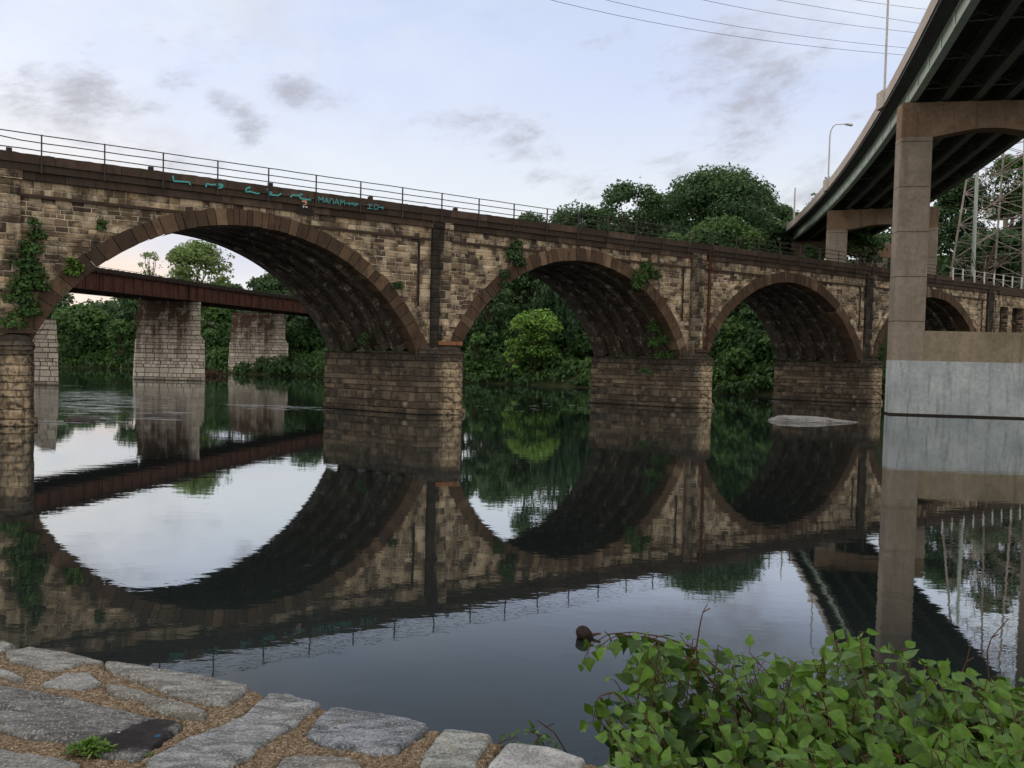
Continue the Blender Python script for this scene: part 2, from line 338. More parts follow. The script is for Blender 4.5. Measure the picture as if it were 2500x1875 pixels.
def leaf_mat(name, dark, light, trans=.25, rough=.55, hue=.0):
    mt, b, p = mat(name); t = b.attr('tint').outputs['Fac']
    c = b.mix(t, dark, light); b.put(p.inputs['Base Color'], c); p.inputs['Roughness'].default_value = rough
    p.inputs['Specular IOR Level'].default_value = .16
    tr = b.node('ShaderNodeBsdfTranslucent'); b.put(tr.inputs[0], b.mix(.5, c, (.12, .2, .02), 'MIX'))
    mx = b.node('ShaderNodeMixShader'); mx.inputs[0].default_value = trans
    b.l.new(p.outputs[0], mx.inputs[1]); b.l.new(tr.outputs[0], mx.inputs[2]); b.l.new(mx.outputs[0], b.n['Material Output'].inputs['Surface'])
    return mt
M['leaf_dark'] = leaf_mat('dark_foliage', (.015, .038, .020), (.060, .115, .045))
M['leaf_mid'] = leaf_mat('mid_foliage', (.016, .045, .016), (.070, .140, .036))
M['leaf_light'] = leaf_mat('light_foliage', (.035, .085, .018), (.16, .29, .05))
M['leaf_willow'] = leaf_mat('willow_foliage', (.012, .036, .018), (.045, .095, .04))
M['leaf_pale'] = leaf_mat('airy_foliage', (.09, .15, .05), (.23, .31, .12), .45)
M['bark'] = simple('bark', (.06, .047, .036), .9, 0., 6., .4, .02)
M['bark_pale'] = simple('pale_bark', (.3, .27, .23), .9, 0., 3., .4)
M['twig'] = simple('reddish_twig', (.12, .05, .035), .8, 0., 30., .4)

# ------------------------------------------------------------------ river and banks
SHX = [-400, -200, -71, -30, -.5, 27, 40, 52, 75, 130, 400]; SHY = [215, 178, 142, 124, 113, 97.5, 92.5, 90, 80, 55, -20]
def terrain_z(X, Y):
    ys = np.interp(X, SHX, SHY); q = (Y-ys)*.85
    inland = np.clip(q, 0, 400)
    side = np.clip((X+10)/45, 0, 1); side = side*side*(3-2*side)
    z = 2.6*np.clip(inland/5, 0, 1)**.8 + np.clip(inland-5, 0, 25)*.12
    z = z + (np.clip(inland-22, 0, 75)*.30)*side + np.clip(inland-30, 0, 120)*.07*(1-side)
    z = np.where(q < 0, np.maximum(-1.6, q*.35), z)
    # near bank under and behind the camera
    near = 4.6-Y*1.0 - .12*np.clip(np.abs(X)-6, 0, 50)*0
    zn = np.minimum(2.7, near*.75-.4)
    return np.where(Y < 30, np.maximum(zn, -1.6), z) + 0.
gx = np.concatenate([np.arange(-420, -110, 10.), np.arange(-110, 120, 2.2), np.arange(120, 421, 10.)])
gy = np.concatenate([np.arange(-80, -4, 6.), np.arange(-4, 10, .35), np.arange(10, 76, 6.), np.arange(76, 190, 1.8), np.arange(190, 520, 12.)])
GX, GY = np.meshgrid(gx, gy); GZ = terrain_z(GX, GY)
rng = np.random.default_rng(3)
GZ = GZ + np.where(GZ > .2, rng.normal(0, .12, GZ.shape), 0)*np.where(GY < 30, .12, 1)
nv = GX.size; ny, nx = GX.shape
idx = np.arange(nv).reshape(ny, nx)
quads = np.stack([idx[:-1, :-1], idx[:-1, 1:], idx[1:, 1:], idx[1:, :-1]], -1).reshape(-1, 4)
gm, gb, gp = mat('river_bank_soil'); go = gb.coord('Object')
gc = gb.mix(gb.mapr(gb.noise(go, .6, 6, .65), .35, .65), (.02, .03, .012), (.04, .05, .02))
gc = gb.mix(gb.mapr(gb.noise(go, 2.4, 5), .5, .7, 0., .6), gc, (.045, .035, .025)); gb.put(gp.inputs['Base Color'], gc); gp.inputs['Roughness'].default_value = .95
mesh_np('ground', np.stack([GX, GY, GZ], -1).reshape(-1, 3), quads, gm, smooth=True, kind='structure')

def water_mat():
    mt, b, p = mat('river_water'); o = b.coord('Object'); x, y, z = b.xyz(o)
    n1 = b.noise(b.scale(o, (.55, 1.2, 1)), 1.0, 3, .5); n2 = b.noise(b.scale(o, (1.6, 3.2, 1)), 1.0, 3, .55)
    # riffle over the shoal upstream (left) and faint wind lanes
    dx = b.math('DIVIDE', b.math('ADD', x, 37.), 16.); dy = b.math('DIVIDE', b.math('SUBTRACT', y, 62.), 16.)
    rif = b.math('EXPONENT', b.math('MULTIPLY', b.math('ADD', b.math('MULTIPLY', dx, dx), b.math('MULTIPLY', dy, dy)), -1.1))
    rif = b.math('MULTIPLY', rif, b.mapr(y, 45., 49.))
    lane = b.math('MULTIPLY', b.mapr(y, 60., 72.), b.mapr(b.noise(b.scale(o, (.05, .30, 1)), 1.0, 4, .6), .58, .66))
    n3 = b.math('POWER', b.mapr(b.noise(b.scale(o, (.30, 1.5, 1)), 1.0, 5, .62), .45, .85), 1.6)
    amp = b.math('ADD', b.math('ADD', b.math('MULTIPLY', rif, .034), b.math('MULTIPLY', lane, .022)), 0.)
    h = b.math('ADD', b.math('ADD', b.math('MULTIPLY', n1, .0021), b.math('MULTIPLY', n2, .0009)), b.math('MULTIPLY', n3, amp))
    nd = b.node('ShaderNodeBump'); b.put(nd.inputs['Height'], h); nd.inputs['Strength'].default_value = 1.; nd.inputs['Distance'].default_value = 1.
    nrm = nd.outputs[0]
    lw = b.node('ShaderNodeLayerWeight'); lw.inputs['Blend'].default_value = .5; b.put(lw.inputs['Normal'], nrm)
    fac = lw.outputs['Facing']         # 1 - cos(incidence)
    refl = b.node('ShaderNodeFloatCurve'); b.put(refl.inputs['Value'], fac)
    cv = refl.mapping.curves[0]; pts = [(0, .03), (.45, .045), (.6, .09), (.68, .21), (.74, .50), (.79, .64), (.88, .74), (1, .92)]
    cv.points[0].location = pts[0]; cv.points[1].location = pts[-1]
    for q in pts[1:-1]: cv.points.new(*q)
    refl.mapping.update()
    gl = b.node('ShaderNodeBsdfGlossy'); gl.inputs['Roughness'].default_value = .015; gl.inputs['Color'].default_value = (.93, .96, .97, 1); b.put(gl.inputs['Normal'], nrm)
    df = b.node('ShaderNodeBsdfDiffuse'); df.inputs['Color'].default_value = (.012, .017, .017, 1)
    mx = b.node('ShaderNodeMixShader'); b.put(mx.inputs[0], refl.outputs[0]); b.l.new(df.outputs[0], mx.inputs[1]); b.l.new(gl.outputs[0], mx.inputs[2])
    b.l.new(mx.outputs[0], b.n['Material Output'].inputs['Surface']); b.n.remove(p)
    return mt
wv = [(-420, -20, 0), (420, -20, 0), (420, 330, 0), (-420, 330, 0)]
mesh_np('river_water', wv, [[0, 1, 2, 3]], water_mat(), kind='structure')

# ------------------------------------------------------------------ stone arch bridge (local x along the bridge, y away from the camera)
BO = (-4.6585, 57.0259, 0.); BRZ = math.radians(90-55.7741)
UX, UY = math.cos(BRZ), math.sin(BRZ)
def loc(x, y, off=0.):
    """pixel -> bridge local (s, z) on the plane y=off"""
    d = ray(x, y); nrm = np.array([-UY, UX, 0]); O = np.array(BO)+off*nrm
    P = CC+d*(((O-CC)@nrm)/(d@nrm)); return float((P-np.array(BO))@np.array([UX, UY, 0])), float(P[2])
BW, BSH, NR = 7.2, -3.4, 6
ZS, ZC, RT = 4.2, 11.44, .92
ARCH = [(-38.4, 11.1), (-13.45, 11.25), (11.87, 10.85), (36.8, 11.05), (61.4, 10.7)]
PIERS = [(-52.2, -49.5), (-27.3, -24.7), (-2.2, 1.02), (22.72, 25.75), (47.85, 50.7), (72.1, 75.2)]
def circ(h):
    R = (h*h+(ZC-ZS)**2)/(2*(ZC-ZS)); return R, ZC-R
stone_bridge = empty('stone_arch_bridge', BO, BRZ, label='long brown stone railway viaduct of low round arches crossing the river', cat='bridge')
def extr(s):
    for c, h in ARCH:
        R, zc = circ(h); Re = R+RT-.05
        if abs(s-c) < Re:
            z = zc+math.sqrt(Re*Re-(s-c)**2)
            if z > ZS-.3: return z
    return ZS-.3
rnd = random.Random(11)
def front_wall():
    mb = MB(); ss = np.arange(-52.5, 75.3, .25); YP = .10
    for a, c in zip(ss[:-1], ss[1:]):
        za, zb = extr(a), extr(c)
        mb.poly([(a, YP, za), (c, YP, zb), (c, YP, 12.7), (a, YP, 12.7)], [(a, za), (c, zb), (c, 12.7), (a, 12.7)])
    mb.build('spandrel_wall', M['wall_small'], stone_bridge)
    # back face and roadbed
    mk = MB()
    for a, c in zip(ss[:-1:2], ss[2::2]):
        za, zb = extr(a-BSH), extr(c-BSH)
        mk.poly([(c, BW, zb), (a, BW, za), (a, BW, 13.4), (c, BW, 13.4)], [(c, zb), (a, za), (a, 13.4), (c, 13.4)])
    mk.build('rear_wall', M['wall'], stone_bridge)
    mt = MB(); mt.poly([(-52.5, .1, 13.3), (75.3, .1, 13.3), (75.3, BW, 13.38), (-52.5, BW, 13.38)]); mt.build('track_bed', M['parapet'], stone_bridge)
    # raised frame: belt under the parapet, broad strips at the piers, band hugging each arch
    fb = MB(); fb.box(-52.5, 75.3, 0., .099, 11.84, 12.6); fb.build('belt_course', M['wall'], stone_bridge)
    ml = MB(); ml.box(-52.5, 75.3, -.07, -.001, 11.74, 11.9); ml.build('ledge', M['parapet'], stone_bridge)
    for (a, c), k in zip(PIERS, range(99)):
        mid = (a+c)/2
        pb = MB(); pb.box(a-.02 if k else a, mid+.55, .003, .098, ZS-.2, 11.83); pb.build('pier_strip', M['wall'], stone_bridge)
    for c, h in ARCH:
        R, zc = circ(h); Re = R+RT
        for sg in (-1, 1):
            m2 = MB(); prev = None
            for i in range(60):
                th = math.radians(10)+i*math.radians(70)/59
                for_ = lambda r: (c+sg*r*math.sin(th), zc+r*math.cos(th))
                w = .42+.2*(1-i/59)
                ins, outs = for_(Re-.03), for_(Re+w)
                if outs[1] > 11.83 or ins[1] < ZS: prev = None; continue
                cur = (ins, outs)
                if prev:
                    q = [(prev[0][0], -.006, prev[0][1]), (cur[0][0], -.006, cur[0][1]), (cur[1][0], -.006, cur[1][1]), (prev[1][0], -.006, prev[1][1])]
                    if sg < 0: q = q[::-1]
                    q = q[::-1] if sg > 0 else q[::-1]
                    m2.poly(q, [(p[0], p[2]) for p in q])
                    e = [(prev[1][0], -.006, prev[1][1]), (cur[1][0], -.006, cur[1][1]), (cur[1][0], .098, cur[1][1]), (prev[1][0], .098, prev[1][1])]
                    m2.poly(e)
                prev = cur
            if m2.f: m2.build('haunch_band', M['wall'], stone_bridge)
front_wall()
def arches():
    for c, h in ARCH:
        R, zc = circ(h); th0 = math.asin(h/R); n = int(2*th0*R/.62)
        # face ring: separate wedge stones
        mb = MB(); dy = BW/NR; cuts = np.cumsum([0]+[rnd.uniform(.6, 1.35)*(.72+.75*abs(i/n-.5)*2) for i in range(n)]); cuts = cuts/cuts[-1]
        for i in range(n):
            a0 = -th0+2*th0*cuts[i]; a1 = -th0+2*th0*cuts[i+1]; g = .0016; a0 += g; a1 -= g
            big = abs(a0) > .45
            yf = -.07-rnd.random()*.05; t = min(1, max(0, rnd.gauss(.45, .22))); Ro = R+RT+rnd.uniform(-.05, .05); ri = R+rnd.uniform(-.02, .02)
            P = lambda r, a, y: (c+r*math.sin(a), y, zc+r*math.cos(a))
            mb.poly([P(ri, a0, yf), P(ri, a1, yf), P(Ro, a1, yf), P(Ro, a0, yf)], None, t)
            mb.poly([P(ri, a0, dy), P(ri, a1, dy), P(ri, a1, yf), P(ri, a0, yf)], None, t)
            mb.poly([P(Ro, a0, yf), P(Ro, a1, yf), P(Ro, a1, .12), P(Ro, a0, .12)], None, t)
            mb.poly([P(ri, a0, yf), P(Ro, a0, yf), P(Ro, a0, .12), P(ri, a0, .12)], None, t)
            mb.poly([P(ri, a1, .12), P(Ro, a1, .12), P(Ro, a1, yf), P(ri, a1, yf)], None, t)
        mb.build('arch_ring', M['ring'], stone_bridge)
        # stepped ribs of the skew vault behind it
        mv = MB()
        for k in range(1, NR):
            sh = BSH*k/(NR-1); y0 = dy*k; y1 = dy*(k+1); N = 56; rr = R-rnd.uniform(-.05, .05)
            for i in range(N):
                a0 = -th0+2*th0*i/N; a1 = -th0+2*th0*(i+1)/N
                P = lambda r, a, y: (c+sh+r*math.sin(a), y, zc+r*math.cos(a))
                mv.poly([P(rr, a0, y1), P(rr, a1, y1), P(rr, a1, y0), P(rr, a0, y0)], [(y1, a0*R), (y1, a1*R), (y0, a1*R), (y0, a0*R)])
                mv.poly([P(rr, a0, y0), P(rr, a1, y0), P(R+RT, a1, y0), P(R+RT, a0, y0)], [(k*3, a0*R), (k*3, a1*R), (k*3+RT, a1*R), (k*3+RT, a0*R)])
        # outer shell so no light leaks between the ribs
        for i in range(40):
            a0 = -th0+2*th0*i/40; a1 = -th0+2*th0*(i+1)/40
            mv.poly([(c+(R+RT+.02)*math.sin(a0), .12, zc+(R+RT+.02)*math.cos(a0)), (c+(R+RT+.02)*math.sin(a1), .12, zc+(R+RT+.02)*math.cos(a1)), (c+BSH+(R+RT+.02)*math.sin(a1), BW, zc+(R+RT+.02)*math.cos(a1)), (c+BSH+(R+RT+.02)*math.sin(a0), BW, zc+(R+RT+.02)*math.cos(a0))])
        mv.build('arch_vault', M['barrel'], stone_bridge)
arches()
def rough_prism(mb, pts, z0, z1, amp, seg=.5, rows=.5, taper=None, rs=0):
    """masonry solid with slightly bumpy faces so that its edges are not ruler straight"""
    r = random.Random(rs); n = len(pts); ring = []
    for i in range(n):
        j = (i+1) % n; L = math.dist(pts[i], pts[j]); k = max(1, int(L/seg))
        for q in range(k): ring.append((i, j, q/k))
    zs = np.linspace(z0, z1, max(2, int((z1-z0)/rows)+1)); cx = sum(p[0] for p in pts)/n; cy = sum(p[1] for p in pts)/n
    up = taper or pts; V = []; U = []
    for z in zs:
        f = (z-z0)/(z1-z0); row = []; acc = 0.; last = None; us = []
        for (i, j, q) in ring:
            x = (pts[i][0]*(1-q)+pts[j][0]*q)*(1-f)+(up[i][0]*(1-q)+up[j][0]*q)*f; y = (pts[i][1]*(1-q)+pts[j][1]*q)*(1-f)+(up[i][1]*(1-q)+up[j][1]*q)*f
            dx, dy = x-cx, y-cy; l = math.hypot(dx, dy) or 1; e = r.uniform(-amp, amp)*(1 if 0 < f < 1 else .5)
            p = (x+dx/l*e, y+dy/l*e, z)
            if last: acc += math.dist(last[:2], (x, y))
            last = (x, y); us.append(acc); row.append(p)
        V.append(row); U.append((us, acc+math.dist(last, (V[-1][0][0], V[-1][0][1]))))
    m_ = len(ring)
    for a in range(len(zs)-1):
        for i in range(m_):
            j = (i+1) % m_; us, tot = U[0]; u0 = us[i]; u1 = us[j] if j else tot
            mb.poly([V[a][i], V[a][j], V[a+1][j], V[a+1][i]], [(u0, zs[a]), (u1, zs[a]), (u1, zs[a+1]), (u0, zs[a+1])])
    mb.poly(V[-1], [(p[0], p[1]) for p in V[-1]])
def piers():
    sk = BSH/BW
    for k, (a, c) in enumerate(PIERS):
        lo = -2.5
        A = (a+.05, -.25); B = (c-.45, -1.25); C_ = (c+.12, -.6); D = (c+.10+sk*BW, BW+.25); E_ = (a-.12+sk*BW, BW+.25); E2 = (a-.05, .1)
        pl = [A, B, C_, D, E_, E2]
        mb = MB(); rough_prism(mb, pl, lo, ZS-.05, .035, rs=k)
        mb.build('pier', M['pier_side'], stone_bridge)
        cx = sum(p[0] for p in pl)/6; cy = sum(p[1] for p in pl)/6
        gp_ = [(cx+(p[0]-cx)*1.0+(.16 if p[0] > cx else -.06), p[1]+(.06 if p[1] > cy else -.12)) for p in pl]
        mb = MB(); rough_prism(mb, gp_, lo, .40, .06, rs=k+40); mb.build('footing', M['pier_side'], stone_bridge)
        # sloping cap of the cutwater
        mc = MB(); t = rnd.random()
        w0 = [(A[0]-.02, A[1]-.03, 4.14), (B[0]+.02, B[1]-.10, 4.10), (C_[0]+.05, C_[1]-.02, 4.14), (c+.05, -.04, 4.4)]
        w1 = [(a+.1, -.02, 4.75), ((a+c)/2+.3, -.05, 4.85), (c-.2, -.04, 4.78)]
        mc.poly([w0[0], w0[1], w1[1], w1[0]], None, t); mc.poly([w0[1], w0[2], w1[2], w1[1]], None, t); mc.poly([w0[2], w0[3], w1[2]], None, t)
        for q in ((0, 1), (1, 2), (2, 3)): mc.poly([(*w0[q[0]][:2], w0[q[0]][2]-.22), (*w0[q[1]][:2], w0[q[1]][2]-.22), w0[q[1]], w0[q[0]]], None, t)
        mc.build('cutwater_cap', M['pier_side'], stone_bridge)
        sl = MB(); sl.box((a+c)/2-.1, c+.12, -.42, -.03, 4.72, 4.98); sl.build('impost_slab', M['cap'] if k == 2 else M['parapet'], stone_bridge)
        # pilaster rising from the pier to the parapet
        mp = MB(); pc = (a+c)/2+.1; hw = .74
        zt = 13.02
        rough_prism(mp, [(pc-hw, -.22), (pc+hw, -.22), (pc+hw, .05), (pc-hw, .05)], 4.4, 12.55, .025, .7, .6, rs=k+80)
        mp.box(pc-hw-.08, pc+hw+.08, -.30, .06, 12.58, 13.02)
        mp.build('pilaster', M['pilaster'], stone_bridge)
        ms = MB(); ms.box(a-.04, a+.13, -.012, .0, 7.3, 11.8); ms.build('panel_edge_strip', M['tie'], stone_bridge)  # dark strip along the edge of the recessed panel
piers()
def parapet():
    mb = MB(); s = -52.5
    while s < 75:
        L = rnd.uniform(2.5, 3.3); e = min(75.3, s+L); t = min(1, max(0, rnd.gauss(.5, .25))); y0 = -.40-rnd.random()*.02
        n = 10; xs = np.linspace(s+.012, e-.012, n+1); zt = [13.90+rnd.uniform(-.025, .02) for _ in xs]
        for i in range(n):
            x0, x1 = xs[i], xs[i+1]
            mb.poly([(x0, y0, 13.42), (x1, y0, 13.42), (x1, y0, zt[i+1]), (x0, y0, zt[i])], None, t)
            mb.poly([(x0, y0, zt[i]), (x1, y0, zt[i+1]), (x1, .35, zt[i+1]+.02), (x0, .35, zt[i]+.02)], None, t)
            mb.poly([(x1, .35, 13.3), (x0, .35, 13.3), (x0, .35, zt[i]+.02), (x1, .35, zt[i+1]+.02)], None, t)
        mb.poly([(s+.012, .1, 13.42), (e-.012, .1, 13.42), (e-.012, y0, 13.42), (s+.012, y0, 13.42)][::-1], None, t)
        mb.poly([(s+.012, .35, 13.42), (s+.012, y0, 13.42), (s+.012, y0, 13.88), (s+.012, .35, 13.88)], None, t); mb.poly([(e-.012, y0, 13.42), (e-.012, .35, 13.42), (e-.012, .35, 13.88), (e-.012, y0, 13.88)], None, t)
        s = e
    mb.build('parapet', M['parapet'], stone_bridge)
    mb = MB(); s = -52.5
    while s < 75:
        L = rnd.uniform(1.1, 2.1); e = min(75.3, s+L); t = max(0, rnd.gauss(.22, .2)); mb.box(s+.008, e-.008, -.30-rnd.random()*.03, .09, 13.03, 13.415, t); s = e
    mb.build('cornice', M['parapet'], stone_bridge)
    mb = MB(); s = -52.5
    while s < 75:
        L = rnd.uniform(.8, 1.7); e = min(75.3, s+L); t = min(1, max(0, rnd.gauss(.55, .35))); mb.box(s+.008, e-.008, -.15-rnd.random()*.04, .09, 12.605, 13.025, t); s = e
    mb.build('string_course', M['parapet'], stone_bridge)
    mb = MB(); mb.box(-52.5, 75.3, BW-.5, BW+.2, 13.3, 13.95, .4); mb.build('rear_parapet', M['parapet'], stone_bridge)
    for px in (22, 368, 660, 905, 1113):
        q, _ = loc(px, 460, -.1); mb = MB(); mb.box(q-.13, q+.13, -.2, .06, 13.9, 14.12, .3); mb.build('parapet_block', M['parapet'], stone_bridge)
parapet()
def abutment():
    """land-side end of the viaduct with tall narrow openings"""
    mb = MB(); x0, x1 = 75.3, 110.; zt = 12.6; op = [(76.3, 78.3), (79.3, 82.2), (83.3, 86.0)]
    cur = x0
    for a, c in op:
        mb.box(cur, a, 0., .8, 2., zt); cur = c
        mb.box(a, c, .002, .8, 11.2, zt)
    mb.box(cur, x1, 0., .8, 2., zt)
    mb.build('abutment_wall', M['wall'], stone_bridge)
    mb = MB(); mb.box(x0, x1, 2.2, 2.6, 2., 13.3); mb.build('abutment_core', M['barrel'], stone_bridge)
    mb = MB(); mb.box(x0+.02, x1, -.28, 2.5, 12.62, 13.3, .35); mb.box(x0+.02, x1, -.16, .5, 13.31, 13.6, .5); mb.build('abutment_coping', M['parapet'], stone_bridge)
abutment()
def graffiti():
    K = 3.687
    S = [[(155, 70), (162, 118), (300, 127), (312, 152)], [(452, 172), (458, 140), (500, 152), (545, 148)], [(548, 135), (575, 145), (605, 152), (600, 175), (560, 182), (562, 155), (595, 165)],
         [(850, 170), (815, 185), (812, 215), (850, 213), (925, 233), (932, 222)], [(835, 180), (850, 185)], [(1005, 185), (1012, 215), (1050, 222), (1015, 240), (1100, 248), (1132, 230)],
         [(1212, 265), (1235, 240), (1270, 250), (1325, 233), (1292, 252), (1300, 274), (1400, 290), (1380, 280)],
         [(1465, 305), (1470, 255), (1485, 290), (1505, 260), (1508, 310)], [(1520, 312), (1540, 270), (1555, 318)], [(1528, 300), (1550, 302)], [(1572, 270), (1565, 320)], [(1580, 272), (1600, 290), (1598, 325)],
         [(1610, 325), (1630, 280), (1650, 330)], [(1618, 312), (1644, 315)], [(1660, 335), (1668, 285), (1680, 315), (1697, 290), (1702, 335)], [(1705, 318), (1755, 325)], [(1735, 308), (1755, 325), (1738, 337)],
         [(1760, 310), (1768, 335), (1778, 312)], [(1785, 320), (1785, 338)], [(1785, 311), (1786, 314)], [(1793, 347), (1797, 318), (1820, 320), (1818, 335), (1797, 336)], [(1834, 328), (1836, 332)],
         [(1905, 330), (1950, 338)], [(1930, 322), (1926, 362)], [(1905, 362), (1948, 368)], [(1965, 370), (1970, 327), (2000, 335), (2012, 350), (1992, 372), (1965, 370)], [(2015, 355), (2046, 360)], [(2035, 347), (2050, 359), (2042, 373)]]
    groups = [[0], [1, 2], [3, 4], [5], [6], list(range(7, 15)), [15, 16], [17, 18, 19], [20], [21], list(range(22, 26)), [26, 27]]
    for gi in groups:
        mb = MB()
        for i in gi:
            w = .085 if i < 7 else .042; P = [loc(380+x/K, 410+y/K, -.42) for x, y in S[i]]
            for (a, b_) in zip(P[:-1], P[1:]): mb.bar((a[0], -.427, a[1]), (b_[0], -.427, b_[1]), .008, w, up=(0, 0, 1)) if abs(a[0]-b_[0]) > abs(a[1]-b_[1])*.2 else mb.bar((a[0], -.427, a[1]), (b_[0], -.427, b_[1]), w, .008, up=(0, 1, 0))
        mb.build('graffiti', M['teal'], stone_bridge)
    s0, z0 = loc(738, 500, -.2); mb = MB()
    pm = MB(); E = lambda cx, cz, rx, rz, y: [(cx+rx*math.cos(q*math.pi/7), y, cz+rz*math.sin(q*math.pi/7)) for q in range(14)]
    pm.poly([(s0-.42, -.345, z0-.62), (s0+.75, -.345, z0-.62), (s0+.62, -.345, z0-.2), (s0+.12, -.345, z0+.02), (s0-.2, -.345, z0-.05)]); pst = pm.build('poster', M['tie'], stone_bridge)
    f_ = MB(); f_.poly(E(s0+.08, z0+.2, .17, .24, -.355)); f_.build('poster_face', simple('pale_pink_print', (.46, .26, .19), .9), pst)
    h_ = MB(); h_.poly(E(s0+.06, z0+.38, .2, .1, -.360)); h_.poly(E(s0+.02, z0+.08, .13, .06, -.361)); h_.build('poster_hair', M['tie'], pst)
    b_ = MB(); b_.poly([(s0-.02, -.362, z0-.06), (s0+.12, -.362, z0-.13), (s0-.02, -.362, z0-.2)]); b_.poly([(s0+.26, -.362, z0-.2), (s0+.12, -.362, z0-.13), (s0+.26, -.362, z0-.06)]); b_.build('bow_tie', M['white'], pst)
graffiti()

# handrails on the viaduct, drain pipe
def handrail():
    r = empty('parapet_railing', BO, BRZ, label='dark steel three-rail handrail running along the viaduct parapet', cat='railing')
    s = -24.25-2.94*9
    while s < 62.5:
        mb = MB(); mb.bar((s, -.46, 12.95), (s, -.46, 14.93), .07); mb.build('post', M['rail'], r); s += 2.94
    for z in (14.9, 14.5, 14.1):
        pts = [(-50, -.47, z)] + [(q, -.47, z+(.0 if z != 14.5 else (.12 if -28 < q < -25.3 else 0))+rnd.uniform(-.012, .012)) for q in np.arange(-48, 61.8, 1.2)] + [(61.9, -.47, z)]
        mb = MB(); mb.tube(pts, .028, 6); mb.build('rail', M['rail'], r)
    w = empty('white_post_railing', BO, BRZ, label='pale railing of white posts on the parapet right of the concrete column', cat='railing')
    ps = [loc(x, 660, 0)[0] for x in (2317, 2341, 2370, 2394, 2417.7, 2440.7, 2463, 2485.5)]; d = 2.4
    for i in range(9): ps.append(ps[-1]+d)
    for q in ps:
        mb = MB(); mb.bar((q, -.46, 13.55), (q, -.46, 14.95), .13, .1); mb.build('post', M['white'], w)
    for z in (14.85, 14.3):
        mb = MB(); mb.tube([(ps[0]-.8, -.47, z), (ps[-1], -.47, z)], .03, 6); mb.build('rail', M['galv'], w)
handrail()
def pipe():
    s0, _ = loc(1734, 605, -.35); s1, _ = loc(1725, 860, -.35)
    r = empty('rusty_drain_pipe', BO, BRZ, label='rust red pipe running down the pier between the second and third whole arches', cat='pipe')
    mb = MB(); mb.tube([(s0, -.36, 13.7), ((s0+s1)/2, -.36, 9), (s1, -.36, 4.6)], .1, 10); mb.build('pipe', M['rust'], r, smooth=True)
    for dx in (.33, .5):
        mb = MB(); mb.tube([(s0+dx, -.1, 13.9), (s0+dx-.02, -.1, 9), (s0+dx-.1, -.1, 5.6)], .03, 6); mb.build('cable', M['rust'], r)
    for z in (12.2, 9.6, 6.9):
        mb = MB(); mb.box(s0-.18, s0+.18, -.40, -.2, z-.05, z+.05); mb.build('bracket', M['rust'], r)
pipe()

# ------------------------------------------------------------------ plate girder railway bridge beyond
GD = math.radians(12.6); gdx, gdy = math.sin(GD), math.cos(GD)
G0 = np.array([-38.4, 97.9])
def gpt(along, right=0.):   # along from the joint over the pier, right of the visible web
    return (G0[0]+gdx*along+gdy*right, G0[1]+gdy*along-gdx*right)
girder_bridge = empty('plate_girder_bridge', (*G0, 0), 0, label='rust red plate girder railway bridge on pale limestone piers behind the arches', cat='bridge')
def G(along, right, z): q = gpt(along, right); return (q[0]-G0[0], q[1]-G0[1], z)
def girders():
    ZB, ZT = 9.58, 11.3; W = 6.4
    spans = [(-62, -31.2), (-30.8, -.2), (.2, 30.8), (31.2, 58)]
    for a, c in spans:
        mb = MB()
        for r in (0., -W):
            P = [G(a, r, ZB), G(c, r, ZB), G(c, r, ZT), G(a, r, ZT)]; mb.poly(P); Q = [G(a, r-.03, ZB), G(c, r-.03, ZB), G(c, r-.03, ZT), G(a, r-.03, ZT)]; mb.poly(Q[::-1])
            for z in (ZB, ZT):
                for (u0, u1) in ((-.22, .2),):
                    A = [G(a, r+u0, z-.02), G(c, r+u0, z-.02), G(c, r+u1, z-.02), G(a, r+u1, z-.02)]; B = [(p[0], p[1], z+.02) for p in A]
                    mb.poly(B[::-1]); mb.poly(A); mb.poly([A[3], A[2], B[2], B[3]]); mb.poly([A[0], A[1], B[1], B[0]][::-1])
        x = a+.1; k = 0
        while x < c:
            mid = abs(x-(a+c)/2) < 1.0; mb.bar(G(x, .08, ZB+.03), G(x, .08, ZT-.03), .11, .16); x += .45 if mid else 1.55
        mb.build('girder', M['girder'], girder_bridge)
        mf = MB(); P = [G(a, -W+.3, ZB+.35), G(c, -W+.3, ZB+.35), G(c, -.3, ZB+.35), G(a, -.3, ZB+.35)]; mf.poly(P)
        y = a+1
        while y < c: mf.bar(G(y, -W, ZB+.2), G(y, 0, ZB+.2), .12, .4); y += 3.
        mf.build('bracing', M['tie'], girder_bridge)
    mt = MB(); x = -62.
    while x < 58:
        mt.bar(G(x, -W-.5, ZT+.29+rnd.uniform(-.02, .03)), G(x, .30+rnd.uniform(-.06, .12), ZT+.29), .42, .46); x += .95
    mt.bar(G(-62, .1, ZT+.13), G(58, .1, ZT+.13), .25, .2); mt.bar(G(-62, -.1, ZT+.1), G(58, -.1, ZT+.1), .1, .24)
    mt.build('timber_ties', M['tie'], girder_bridge)
    for off, r in ((-2., 0), (-3.4, 0)):
        mr = MB(); mr.bar(G(-62, off, ZT+.47), G(58, off, ZT+.47), .08, .16); mr.build('track_rail', M['rust'], girder_bridge)
    hr = MB()
    x = -61.
    while x < 57: hr.bar(G(x, -W-.3, ZT+.2), G(x, -W-.3, ZT+1.55), .06); x += 3.2
    for z in (1.5, .95): hr.bar(G(-62, -W-.3, ZT+z), G(57, -W-.3, ZT+z), .04)
    hr.build('handrail', M['rail'], girder_bridge)
girders()
